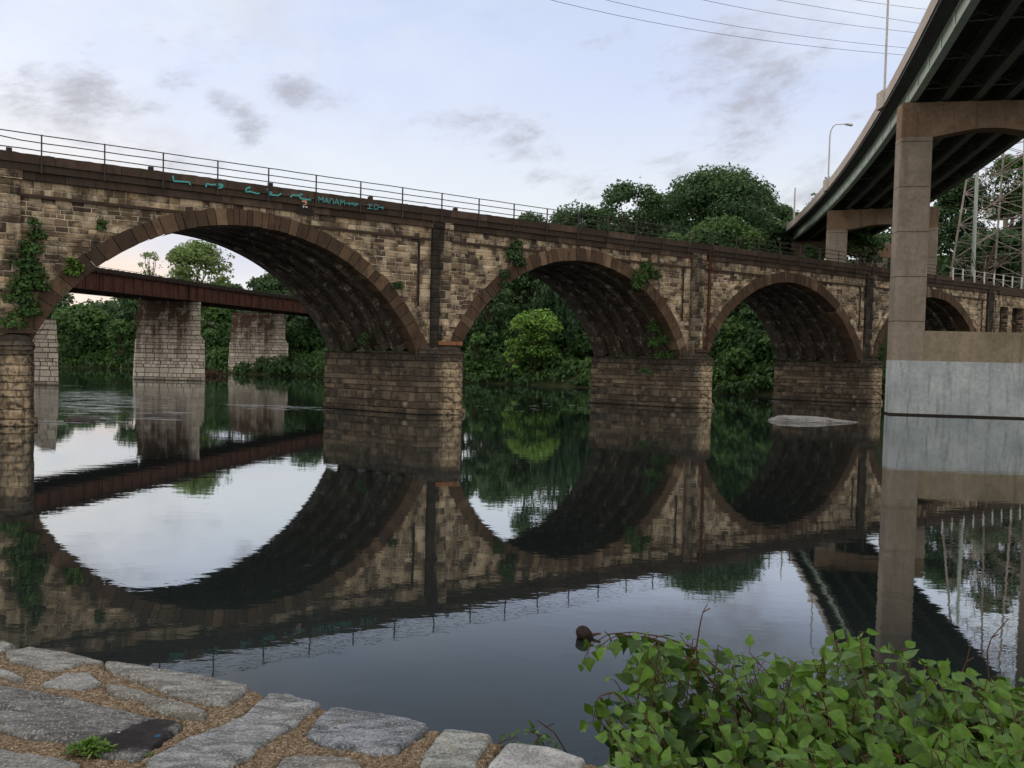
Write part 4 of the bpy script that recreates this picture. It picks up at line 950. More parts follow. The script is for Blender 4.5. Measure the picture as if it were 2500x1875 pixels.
# under and beyond the highway
tree(1985, 590, 134, 90, 'shrubby tree in the gap between the two far concrete columns', 'leaf_mid', bottom=0, nl=20, seed=50)
tree(2110, 560, 136, 130, 'dark tree seen through the far portal under the highway', 'leaf_dark', bottom=0, nl=26, seed=51)
tree(2160, 570, 165, 120, 'deep shaded tree behind the near concrete column', 'leaf_dark', bottom=0, nl=24, seed=52)
tree(2350, 420, 168, 150, 'dark tree behind the left leg of the lattice pylon', 'leaf_dark', bottom=.0, nl=40, seed=53)
tree(2475, 375, 160, 130, 'tree with broken light crown at the right edge behind the pylon', 'leaf_mid', bottom=.45, nl=30, seed=54, size=.42, fill=.5, dens=3.6)
tree(2430, 560, 150, 190, 'dark undergrowth tree behind the pylon foot', 'leaf_dark', bottom=.0, nl=30, seed=55)
tree(2580, 440, 165, 200, 'dense dark tree beyond the right edge of the pylon', 'leaf_dark', bottom=.0, nl=30, seed=56)
def bare_tree():
    p = onY(2395, 690, 112.); o = empty('bare_tree', (p[0], 112., 7.), label='gnarled bare grey trunk behind the white post railing', cat='tree'); rg = np.random.default_rng(5)
    mb = MB(); limb(mb, (0, 0, -.5), (-.3, 0, 7), .55, .4, rg); limb(mb, (-.3, 0, 7), (-2.6, 0, 12), .3, .1, rg); limb(mb, (-.3, 0, 7), (1.8, .4, 13.5), .32, .08, rg); limb(mb, (.2, 0, 8), (4, 1, 12), .18, .05, rg); limb(mb, (-.5, 0, 5), (-3.2, 0, 8.2), .16, .05, rg)
    mb.build('trunk', M['bark'], o, smooth=True); mb = MB()
    for i in range(26): a = rg.uniform(-3, 3.5); limb(mb, (a*.5, 0, 9+abs(a)*.7), (a*1.4+rg.normal(0, .6), rg.normal(0, .6), 10+rg.uniform(0, 5)), .05, .015, rg)
    mb.build('branches', M['bark'], o)
bare_tree()
def undergrowth():
    rg = np.random.default_rng(8); lob = []
    for X in np.arange(-110, 62, 1.25):
        ys = float(np.interp(X, SHX, SHY))
        for k in range(4):
            q = k*2.1+rg.uniform(-.5, 1.2)-.7; Y = ys+q+.9; z = float(terrain_z(np.array(X), np.array(Y))); r = rg.uniform(.9, 1.9)
            if X > 44: r *= .7
            lob.append(((X+rg.normal(0, .5), Y, max(.2, z)+r*.25), (r, r, r*.75), .28+.1*k+rg.normal(0, .14)))
    for X in np.arange(-120, 46, 2.6):
        ys = float(np.interp(X, SHX, SHY))
        for k in range(3):
            Y = ys+9+k*4+rg.uniform(-1, 2); z = float(terrain_z(np.array(X), np.array(Y))); r = rg.uniform(2., 3.2); lob.append(((X+rg.normal(0, 1), Y, z+r*rg.uniform(.3, 1.3)), (r, r, r), .2+rg.normal(0, .12)))
    V, Fc, T = lobed_cloud(rg, lob, 5., .36, elong=1.9, droop=.8, fill=.3)
    mesh_np('bank_undergrowth', V, Fc, M['leaf_mid'], None, None, T, kind='stuff', label='green undergrowth overhanging the far river bank', cat='undergrowth')
    lob = []
    for i in range(430):
        X = rg.uniform(-130, 190); ys = float(np.interp(X, SHX, SHY)); Y = ys+rg.uniform(45, 130); z = float(terrain_z(np.array(X), np.array(Y))); r = rg.uniform(2.4, 4.6)
        if X > -25 and X < 12: r *= .8
        if 35 < X < 75 and Y < 178: continue
        lob.append(((X, Y, z+r*rg.uniform(.3, 1.6)), (r, r, r*.9), .3+rg.normal(0, .15)))
    for i in range(110):
        Y = rg.uniform(148, 176); X = rg.uniform(.055, .345)*Y; r = rg.uniform(2., 3.6)
        if X > 44 and Y > 158: continue
        lob.append(((X, Y, 4.3+rg.uniform(.10, .166)*Y-r), (r, r, r), .3+rg.normal(0, .15)))
    V, Fc, T = lobed_cloud(rg, lob, 1.5, .75, elong=1.4)
    mesh_np('hillside_woods', V, Fc, M['leaf_dark'], None, None, T, kind='stuff', label='dark woods massed on the hillside behind the river', cat='woods')
undergrowth()
# ivy and bushes rooted in the masonry (bridge frame)
def ivy(label, spots, seed, leaf='leaf_mid', y=-.25, size=.13, dens=58, name='ivy'):
    rg = np.random.default_rng(seed); lob = []
    P = [(*loc(px, py, y), r) for px, py, r in spots]; s0, z0 = P[0][0], P[-1][1]
    o = empty(name, (BO[0]+UX*s0-UY*y, BO[1]+UY*s0+UX*y, z0), BRZ, label=label, cat='climbing plant', group='plants rooted in the viaduct masonry')
    for s, z, r in P: lob.append(((s-s0, 0, z-z0), (r, min(.45, r*.6), r), .5+rg.normal(0, .12)))
    V, Fc, T = lobed_cloud(rg, lob, dens, size, elong=1.4, droop=.4, fill=.6); mesh_np('leaves', V, Fc, M[leaf], o, None, T)
    mb = MB()
    for (a, ra, _), (c, rc_, _) in zip(lob[:-1], lob[1:]): limb(mb, (a[0], .1, a[2]), (c[0], .1, c[2]), .03, .02, rg)
    limb(mb, (lob[0][0][0], .2, lob[0][0][2]-.2), (lob[-1][0][0], .12, lob[-1][0][2]), .03, .02, rg)
    mb.build('stems', M['bark'], o)
ivy('bright ivy hanging down the nearest pier at the far left of the viaduct', [(85, 545, .35), (88, 575, .55), (75, 610, .7), (60, 645, .8), (85, 670, .7), (60, 695, .9), (95, 700, .6), (45, 730, .9), (70, 760, .7), (30, 790, .8), (20, 860, .55), (15, 885, .4)], 61, 'leaf_mid')
ivy('small leafy sprig beside the left springing of the largest arch', [(175, 640, .35), (190, 655, .4), (168, 665, .35), (185, 668, .3)], 62, 'leaf_light')
ivy('dark bush growing over the left shoulder of the middle arch', [(1262, 600, .55), (1255, 625, .8), (1268, 645, .6), (1232, 672, .55), (1230, 695, .4)], 63, 'leaf_dark')
ivy('green bush on the right shoulder of the middle arch ring', [(1580, 655, .7), (1565, 680, .9), (1600, 675, .7), (1555, 700, .6)], 64, 'leaf_mid')
ivy('leafy shrub inside the right foot of the middle arch vault', [(1600, 805, .8), (1625, 830, .9), (1595, 840, .7), (1650, 850, .6), (1640, 868, .7), (1610, 870, .6)], 65, 'leaf_mid', y=.9)
ivy('tiny tuft of weeds on the right haunch of the largest arch', [(975, 700, .35), (965, 698, .3)], 66, 'leaf_dark')
ivy('small weed tuft in the spandrel left of the largest arch crown', [(250, 545, .3), (246, 556, .3)], 67, 'leaf_mid')
ivy('little tuft growing low on the vault of the largest arch', [(893, 822, .4), (885, 835, .4)], 68, 'leaf_dark', y=2.4)
ivy('small fern on the pier side below the middle arch shrub', [(1570, 905, .4), (1585, 912, .4)], 69, 'leaf_dark', y=.6)

# ------------------------------------------------------------------ things in the river
def rock(name, px0, px1, py, h, depth, seed, label, material, cat='boulder', lean=0.25):
    a, c = onz(px0, py, 0), onz(px1, py, 0); rg = random.Random(seed); L = (c[0]-a[0])/2; o = empty(name, ((a[0]+c[0])/2, (a[1]+c[1])/2, 0), label=label, cat=cat)
    bm = bmesh.new(); bmesh.ops.create_icosphere(bm, subdivisions=5, radius=1.)
    for v in bm.verts:
        n = mnoise.fractal(v.co*1.3+Vector((seed, 0, 0)), 1., 2., 6)*.17+(abs(mnoise.noise(v.co*3.1+Vector((0, seed, 0))))-.2)*.16+mnoise.noise(v.co*9+Vector((0, seed, 0)))*.04
        v.co *= 1+n; tz = 1-lean*(v.co.x+1)*.8; v.co.x *= L; v.co.y *= depth; v.co.z = v.co.z*h*max(.25, tz)-h*.06
    me = bpy.data.meshes.new('rock_body'); bm.to_mesh(me); bm.free(); me.materials.append(material); me.polygons.foreach_set('use_smooth', np.ones(len(me.polygons), bool))
    ob = bpy.data.objects.new('rock_body', me); COL.objects.link(ob); ob.parent = o; return o
M['rock'] = concrete('river_boulder', (.12, .118, .118), (.32, .315, .31), None, .8, .9)
M['rock_dark'] = concrete('wet_shoal_rock', (.05, .045, .042), (.1, .09, .085), None, .4, .4)
rock('river_boulder', 1887, 2080, 1029, .56, .9, 4, 'long pale grey boulder lying in the river beside the concrete base', M['rock'], lean=.42)
rock('shoal_rock', 150, 262, 1026, .30, 1.0, 9, 'low dark wet rock in the riffle at left', M['rock_dark'], 'rock')
rock('shoal_rock', 345, 440, 1016, .16, .9, 12, 'flat wet rock barely breaking the surface right of the low dark rock', M['rock_dark'], 'rock')
def twigs(name, px, py, n, spread, rise, seed, label, cat, material='bark', thick=.07, mound=False):
    p = onz(px, py, 0); o = empty(name, tuple(p), label=label, cat=cat); rg = np.random.default_rng(seed); mb = MB()
    for i in range(n):
        a = np.array([rg.normal(0, spread*.45), rg.normal(0, spread*.15), rg.uniform(-.05, rise*.5)]); d = rg.normal(0, 1, 3)*np.array([1, .5, .28]); d /= np.linalg.norm(d); L = rg.uniform(.5, 1.7)*spread*.35
        limb(mb, a-d*L/2, a+d*L/2+np.array([0, 0, rg.uniform(0, rise*.4)]), thick*rg.uniform(.5, 1.2), thick*.25, rg)
    mb.build('branches', M[material], o); return o
M['drift'] = simple('driftwood', (.07, .04, .03), .9, 0., 4., .5)
t = twigs('driftwood_pile', 505, 918, 70, 2.8, 1.1, 3, 'heap of dark driftwood caught beside the middle girder pier', 'driftwood', 'drift', .12)
mb = MB(); mb.tube([(-1., -.3, .3), (-3., -.8, 1.3), (-4.6, -1, 1.9)], [.1, .07, .03], 6); mb.build('long_branch', M['drift'], t)
t2 = twigs('driftwood_pile', 660, 905, 60, 3.4, .5, 5, 'low dark driftwood bank along the foot of the second girder pier', 'driftwood', 'drift', .12)
t3 = twigs('snagged_branch', 70, 1020, 10, .5, .9, 7, 'brown branch snagged on the corner of the nearest stone pier', 'driftwood', 'drift', .05)
mb = MB(); mb.tube([(-2.4, .3, .75), (-1.1, -.1, .95), (-.5, -.2, 1.0), (0, -.1, .45), (.1, 0, .1)], [.045, .05, .05, .06, .05], 6); mb.build('long_branch', M['bark_pale'], t3)
t4 = twigs('snagged_branch', 205, 1024, 4, .45, .25, 8, 'thin forked stick lying on the low dark rock in the riffle', 'driftwood', 'drift', .03)
t5 = twigs('dead_branch', 1362, 920, 16, .8, 1.0, 18, 'little orange brown dead branch on the bank below the bright green tree', 'driftwood', 'twig', .05)
def foam():  # foam arcs, with sky glints on the ripples painted as pale slivers too
    rg = np.random.default_rng(44); mb = MB()
    for (x0, x1, y0, y1, n, L0, L1, slope) in [(110, 430, 1022, 1031, 26, .6, 2.4, -.035), (330, 490, 1006, 1012, 10, .5, 1.6, .0), (560, 800, 990, 1001, 34, .5, 2.2, .035), (150, 420, 955, 1000, 30, .4, 1.6, 0.), (1150, 1440, 984, 1006, 22, .2, .8, .0), (1780, 1890, 978, 986, 8, .2, .7, .0), (1126, 1142, 1008, 1014, 5, .2, .5, 0.)]:
        for i in range(n):
            px = rg.uniform(x0, x1); py = rg.uniform(y0, y1)+(px-(x0+x1)/2)*slope; c = onz(px, py, .006); L = rg.uniform(L0, L1)*.5; w = rg.uniform(.02, .07)*(1+L*.5); k = 9; a = rg.normal(0, .08); up = []; dn = []
            for q in range(k+1):
                t = q/k*2-1; h = w*(1-t*t)*rg.uniform(.4, 1.2); off = math.sin(t*2+i)*w; up.append((c[0]+t*L, c[1]+off+h+t*L*a, .006)); dn.append((c[0]+t*L, c[1]+off-h+t*L*a, .006))
            mb.poly(dn+up[::-1])
    mt, b, p = mat('foam_and_glints'); b.put(p.inputs['Base Color'], (.50, .54, .57)); p.inputs['Roughness'].default_value = .5
    mb.build('foam_and_glints', mt, None, kind='stuff', label='thin pale streaks of foam and painted sky glints on the river riffles', cat='foam')
foam()
def stump():
    p = onz(1427, 1556, 0); o = empty('floating_log', tuple(p), label='dark stub of a floating log poking out of calm water left of the bush', cat='log')
    mb = MB(); mb.tube([(.08, .25, -.4), (.03, .08, -.02), (-.02, -.03, .07), (-.05, -.1, .12), (-.055, -.115, .135)], [.12, .125, .115, .10, .06], 12); mb.build('log_end', simple('wet_bark', (.022, .015, .012), .55, 0., 20., .5, .01), o, smooth=True)
    mb = MB(); mb.tube([(.1, 0, .03), (.2, 0, .06), (.25, 0, .065)], [.03, .02, .015], 6); mb.build('branch_stub', M['drift'], o)
stump()

# ------------------------------------------------------------------ foreground stone wall
WZ = CAM_H-.90
def stone_mat(name, c0, c1, c2, ang, stretch=5., spots=None):
    mt, b, p = mat(name); o = b.coord('Object'); mp = b.node('ShaderNodeMapping'); b.put(mp.inputs[0], o); mp.inputs['Rotation'].default_value = (0, 0, -ang); mp.inputs['Scale'].default_value = (1., stretch, 1.)
    s = b.noise(mp.outputs[0], 9., 8, .68, .5); f = b.noise(o, 140., 4, .7); g = b.noise(o, 14., 6, .65)
    c = b.mix(b.mapr(s, .40, .58), [q*.72 for q in c0], [min(1, q*w_) for q, w_ in zip(c1, (1.0, 1.03, 1.07))]); c = b.mix(b.mapr(g, .5, .66, 0., .6), c, [q*.8 for q in c2]); c = b.mix(b.mapr(f, .50, .64, 0., .7), c, [q*.28 for q in c0]); c = b.mix(b.mapr(b.noise(o, 170., 2), .56, .68, 0., .6), c, (.58, .58, .58)); c = b.mix(b.mapr(b.noise(o, 45., 4, .7), .5, .7, 0., .35), c, [q*.5 for q in c0])
    c = b.mix(b.mapr(b.noise(o, 5., 5, .7), .6, .75, 0., .3), c, (.3, .24, .15))
    for (sx, sy, r, col, st) in (spots or []):
        d = b.vmath('DISTANCE', b.vmath('MULTIPLY', o, (1, 1, 0)), (sx, sy, 0)); d = b.math('ADD', d, b.math('MULTIPLY', b.math('SUBTRACT', b.noise(o, 22., 5, .7), .5), r*1.3))
        c = b.mix(b.mapr(d, r*.75, r*1.05, st, 0.), c, col)
    b.put(p.inputs['Base Color'], c); p.inputs['Roughness'].default_value = .8
    b.put(p.inputs['Normal'], b.bump(b.math('ADD', b.math('MULTIPLY', s, 1.2), b.math('ADD', b.math('MULTIPLY', f, .3), b.math('MULTIPLY', g, .8))), 1., .02)); return mt
def mortar_mat():
    mt, b, p = mat('pebbly_tan_mortar'); o = b.coord('Object')
    v = b.node('ShaderNodeTexVoronoi'); b.put(v.inputs['Vector'], o); v.inputs['Scale'].default_value = 210.; rr = b.xyz(v.outputs['Color'])[0]
    c = b.ramp(rr, [(0, (.13, .085, .05)), (.35, (.24, .175, .115)), (.75, (.35, .265, .18)), (1, (.52, .45, .35))]); n = b.noise(o, 75., 5, .7); g = b.noise(o, 6., 5, .6)
    c = b.mix(b.mapr(n, .5, .68, 0., .75), c, (.075, .05, .03)); c = b.mix(b.mapr(g, .45, .7, 0., .4), c, (.2, .14, .09)); b.put(p.inputs['Base Color'], c); p.inputs['Roughness'].default_value = .95
    b.put(p.inputs['Normal'], b.bump(b.math('ADD', v.outputs['Distance'], n), 1., .012)); return mt
def P2(px, py): q = onz(px, py, WZ); return (q[0], q[1])
EDGE = [(-900, 1440), (-300, 1515), (0, 1566), (32, 1574), (58, 1579), (127, 1589), (194, 1602), (251, 1615), (267, 1615), (384, 1633), (500, 1653), (603, 1672), (640, 1681), (653, 1693), (712, 1699), (736, 1708), (778, 1716), (808, 1727), (915, 1741), (1000, 1756), (1036, 1765), (1082, 1777), (1144, 1787), (1193, 1798), (1236, 1808), (1293, 1818), (1361, 1830), (1421, 1850), (1442, 1850), (1483, 1865), (1540, 1884), (1650, 1925), (1800, 1985)]
STONES = [
 [(-60, 1552), (0, 1565), (32, 1574), (20, 1582), (0, 1591), (-60, 1590)],
 [(17, 1590), (20, 1600), (28, 1612), (60, 1620), (108, 1632), (150, 1633), (181, 1625), (200, 1615), (238, 1617), (251, 1613), (194, 1600), (127, 1587), (75, 1579), (56, 1583)],
 [(103, 1669), (160, 1645), (215, 1642), (228, 1653), (242, 1666), (205, 1683), (150, 1678)],
 [(-60, 1628), (0, 1633), (25, 1637), (57, 1656), (40, 1658), (0, 1645), (-60, 1640)],
 [(-80, 1660), (0, 1673), (55, 1683), (130, 1695), (200, 1710), (280, 1732), (350, 1746), (440, 1765), (430, 1781), (395, 1809), (360, 1834), (322, 1852), (270, 1841), (200, 1831), (150, 1815), (75, 1795), (0, 1775), (-80, 1760)],
 [(261, 1614), (267, 1634), (290, 1643), (315, 1649), (340, 1656), (380, 1676), (420, 1697), (450, 1708), (548, 1718), (572, 1706), (600, 1684), (610, 1672), (500, 1651), (384, 1631)],
 [(260, 1670), (275, 1691), (300, 1701), (350, 1712), (375, 1729), (420, 1743), (497, 1753), (502, 1740), (480, 1727), (420, 1712), (350, 1689), (300, 1674)],
 [(656, 1695), (600, 1745), (563, 1764), (514, 1783), (465, 1800), (400, 1838), (362, 1857), (345, 1900), (520, 1900), (560, 1872), (600, 1850), (640, 1822), (690, 1785), (720, 1765), (760, 1737), (780, 1715), (736, 1707), (712, 1697)],
 [(806, 1727), (775, 1755), (750, 1790), (790, 1811), (840, 1826), (915, 1839), (967, 1833), (987, 1815), (1031, 1786), (1038, 1767), (1000, 1754), (915, 1739), (823, 1726)],
 [(655, 1905), (690, 1851), (725, 1841), (775, 1845), (850, 1850), (882, 1869), (915, 1905)],
 [(1088, 1779), (1060, 1810), (1040, 1835), (1028, 1865), (1020, 1905), (1150, 1905), (1166, 1850), (1186, 1815), (1197, 1797), (1144, 1785)],
 [(1242, 1814), (1225, 1830), (1200, 1860), (1180, 1905), (1395, 1905), (1423, 1853), (1361, 1828), (1293, 1816)],
 [(-60, 1820), (0, 1828), (60, 1838), (140, 1850), (192, 1862), (205, 1905), (-60, 1905)],
 [(1476, 1866), (1540, 1884), (1560, 1920), (1440, 1920)]]
def poly_sd(P, X, Y):
    d = np.full(X.shape, 1e9); ins = np.zeros(X.shape, bool); n = len(P)
    for i in range(n):
        ax, ay = P[i]; bx, by = P[(i+1) % n]; ex, ey = bx-ax, by-ay; t = np.clip(((X-ax)*ex+(Y-ay)*ey)/(ex*ex+ey*ey+1e-12), 0, 1); d = np.minimum(d, np.hypot(X-ax-ex*t, Y-ay-ey*t))
        cnd = (ay > Y) != (by > Y); ins ^= cnd & (X < (bx-ax)*(Y-ay)/(by-ay+1e-15)+ax)
    return np.where(ins, d, -d)
def vnoise(X, Y, sc, seed, octv=4):
    out = np.zeros(X.shape); amp = 1.; rg = np.random.default_rng(seed); T = rg.uniform(-1, 1, (64, 64))
    for k in range(octv):
        x, y = X*sc+k*17.3+100, Y*sc+k*9.1+100; xi, yi = np.floor(x).astype(int), np.floor(y).astype(int); fx, fy = x-xi, y-yi; fx = fx*fx*(3-2*fx); fy = fy*fy*(3-2*fy)
        g = lambda a, b_: T[a % 64, b_ % 64]
        out += amp*((g(xi, yi)*(1-fx)+g(xi+1, yi)*fx)*(1-fy)+(g(xi, yi+1)*(1-fx)+g(xi+1, yi+1)*fx)*fy); amp *= .5; sc *= 2.03
    return out
def height_patch(X, Y, Z, keep):
    ny, nx = X.shape; idx = np.arange(X.size).reshape(ny, nx); k = keep[:-1, :-1] | keep[1:, :-1] | keep[:-1, 1:] | keep[1:, 1:]
    q = np.stack([idx[:-1, :-1], idx[:-1, 1:], idx[1:, 1:], idx[1:, :-1]], -1)[k]
    used, inv = np.unique(q, return_inverse=True); return np.stack([X, Y, Z], -1).reshape(-1, 3)[used], inv.reshape(q.shape)
def fg_wall():
    o0 = P2(700, 1800); wall = empty('stone_wall', (*o0, 0), label='low riverside wall of grey capstones set in pebbly tan mortar', cat='wall')
    mort = mortar_mat(); E_ = [P2(*q) for q in EDGE]
    inner = [(p[0]-.35-.1, p[1]-.95) for p in E_]
    # mortar bed: grid across the wall top, falling over the outer edge
    nu, nvv = 860, 230; us = np.linspace(0, 1, nu); ex = np.array(E_); L = np.concatenate([[0], np.cumsum(np.hypot(*np.diff(ex, axis=0).T))]); L /= L[-1]
    eX, eY = np.interp(us, L, ex[:, 0]), np.interp(us, L, ex[:, 1]); ix = np.array(inner); iX, iY = np.interp(us, L, ix[:, 0]), np.interp(us, L, ix[:, 1])
    vs = np.linspace(-.0, 1, nvv)**1.15
    X = eX[None]*(1-vs[:, None])+iX[None]*vs[:, None]; Y = eY[None]*(1-vs[:, None])+iY[None]*vs[:, None]
    dist = np.hypot(X-eX[None], Y-eY[None]); Z = WZ-.004+vnoise(X, Y, 14., 3, 3)*.0035+vnoise(X, Y, 70., 5, 3)*.003-.02*np.clip(1-dist/.025, 0, 1)**2
    for S in STONES:
        dd = poly_sd([P2(*q) for q in S], X+vnoise(X, Y, 22., 7, 3)*.006, Y+vnoise(X, Y, 22., 8, 3)*.006); Z = Z-.016*np.exp(-((dd+.002)/.0045)**2)*np.clip(.45+vnoise(X, Y, 7., 21, 2)*.9, 0, 1)
    # outer face
    dn = np.array([.05, .3, .9, 1.8, 3.2]); X2 = np.repeat(eX[None]+.004, 5, 0)+dn[:, None]*.05; Y2 = np.repeat(eY[None]+.006, 5, 0)+dn[:, None]*.08; Z2 = WZ-dn[:, None]+np.zeros_like(X2)
    X = np.concatenate([X2[::-1], X]); Y = np.concatenate([Y2[::-1], Y]); Z = np.concatenate([Z2[::-1], Z])
    V, q = height_patch(X-o0[0], Y-o0[1], Z, np.ones(X.shape, bool)); mesh_np('mortar_bed', V, q, mort, wall, smooth=True)
    sp = [P2(x, y) for x, y in ((340, 1800), (285, 1812), (395, 1768), (385, 1797), (290, 1789), (270, 1786))]
    sp = [(a-o0[0], b_-o0[1]) for a, b_ in sp]
    big = [(sp[0][0], sp[0][1], .085, (.022, .02, .022), .93), (sp[1][0], sp[1][1], .06, (.022, .02, .022), .93), (sp[2][0], sp[2][1], .04, (.025, .022, .025), .9), (sp[3][0], sp[3][1], .008, (.03, .14, .30), .6), (sp[4][0], sp[4][1], .004, (.8, .8, .8), .9), (sp[5][0], sp[5][1], .003, (.8, .8, .8), .9)]
    cols = {4: ((.13, .13, .13), (.23, .23, .225), (.12, .12, .12)), 2: ((.30, .30, .29), (.36, .36, .35), (.27, .27, .27)), 6: ((.20, .195, .17), (.28, .275, .25), (.22, .20, .17)), 7: ((.20, .21, .22), (.36, .37, .38), (.17, .18, .19)), 8: ((.14, .155, .18), (.30, .32, .35), (.17, .18, .2)), 10: ((.24, .25, .24), (.40, .41, .39), (.46, .40, .30)), 11: ((.30, .31, .31), (.46, .46, .45), (.22, .21, .21))}
    for i, S in enumerate(STONES):
        P = [P2(*q) for q in S]; xs = [p[0] for p in P]; ys = [p[1] for p in P]; st = .0042
        gx_, gy_ = np.arange(min(xs)-.02, max(xs)+.02, st), np.arange(min(ys)-.02, max(ys)+.02, st); X, Y = np.meshgrid(gx_, gy_)
        Xw = X+vnoise(X, Y, 30., 40+i, 3)*.0035; Yw = Y+vnoise(X, Y, 30., 60+i, 3)*.0035; d = poly_sd(P, Xw, Yw)+.005
        rough = {7: 1.0, 4: .7, 10: .8}.get(i, .6); ang = -.35+[0, .1, .6, 0, -.05, .06, .1, .55, .12, 0, .9, .3, -.1, 0][i]; Xr = X*math.cos(ang)+Y*math.sin(ang); Yr = -X*math.sin(ang)+Y*math.cos(ang)
        up = .0145*(1-np.exp(-np.clip(d, 0, 1)/.0028))
        Z = WZ-.014+up+rough*(vnoise(Xr*.35, Yr, 30., i, 4)*.0035+vnoise(X, Y, 9., i+90, 3)*.0055)*np.clip(d/.02, 0, 1)
        Z = Z+({7: .005}.get(i, .0030))*np.clip(d/.01, 0, 1); Z = np.where(d < 0, WZ-.014+d*5., Z)
        V, q = height_patch(X-o0[0], Y-o0[1], Z, d > -.012); c3 = cols.get(i, ((.19, .185, .175), (.33, .325, .31), (.22, .21, .19)))
        mesh_np('capstone', V, q, stone_mat('grey_schist', *c3, ang, 3.6 if i not in (2, 11) else 1.3, big if i == 4 else None), wall, smooth=True, label='grey capstone with a black stain and a fleck of blue paint' if i == 4 else None)
fg_wall()
def leaf_blades(rg, specs, serr=0.):
    """specs: list of (base, direction, normal, length, width, tint): folded, curved leaves of ten faces"""
    V, Fc, T = [], [], []
    prof = [(0, .06), (.07, .6), (.18, .95), (.3, 1.), (.45, .86), (.6, .62), (.75, .36), (.88, .15), (1., 0)]
    for (b0, d, n, L, W, t) in specs:
        d = np.array(d, float); d /= np.linalg.norm(d); n = np.array(n, float); n -= d*(n@d); n /= np.linalg.norm(n)+1e-9; s = np.cross(d, n); k = len(V); curl = rg.uniform(.05, .5); fold = rg.uniform(.15, .55)
        for (u, w) in prof:
            c = np.array(b0)+d*L*u-n*L*curl*u*u; hw = W/2*w*(1+rg.uniform(-serr, serr)); V += [c+s*hw+n*hw*fold, c, c-s*hw+n*hw*fold]
        for j in range(len(prof)-1):
            a = k+3*j; tt = float(np.clip(t+rg.normal(0, .03), 0, 1))
            Fc += [[a, a+1, a+4, a+3], [a+1, a+2, a+5, a+4]]; T += [tt, tt]
    return np.array(V), np.array(Fc), np.array(T)
def weed(px, py, n, L, label, seed):
    p = onz(px, py, WZ); o = empty('weed_plant', (p[0], p[1], WZ), label=label, cat='weed', group='weeds sprouting from the wall mortar'); rg = np.random.default_rng(seed); sp = []; mb = MB()
    for i in range(n):
        a = rg.uniform(0, 2*math.pi); r = rg.uniform(0, L*.9); d = (math.cos(a)+rg.normal(0, .6), math.sin(a)*.7+rg.normal(0, .6), rg.uniform(-.2, 1.2)); b0 = (math.cos(a)*r*.95, math.sin(a)*r*.5, rg.uniform(.002, L*.42)*(1-r/L*.7)); sp.append((b0, d, (0, 0, 1), L*rg.uniform(.16, .34), L*rg.uniform(.08, .16), rg.uniform(.1, .9)))
        if i % 5 == 0: mb.tube([(0, 0, -.01), b0], .0012, 4)
    V, Fc, T = leaf_blades(rg, sp); mesh_np('leaves', V, Fc, M['leaf_light'], o, None, T); mb.build('stems', M['twig'], o)
weed(222, 1834, 320, .056, 'small bright green weed growing by the black stain on the wall', 1)
weed(372, 1846, 30, .022, 'tiny weed at the corner between two capstones', 2)
weed(0, 1766, 24, .02, 'tuft of green at the left picture edge on the wall', 3)

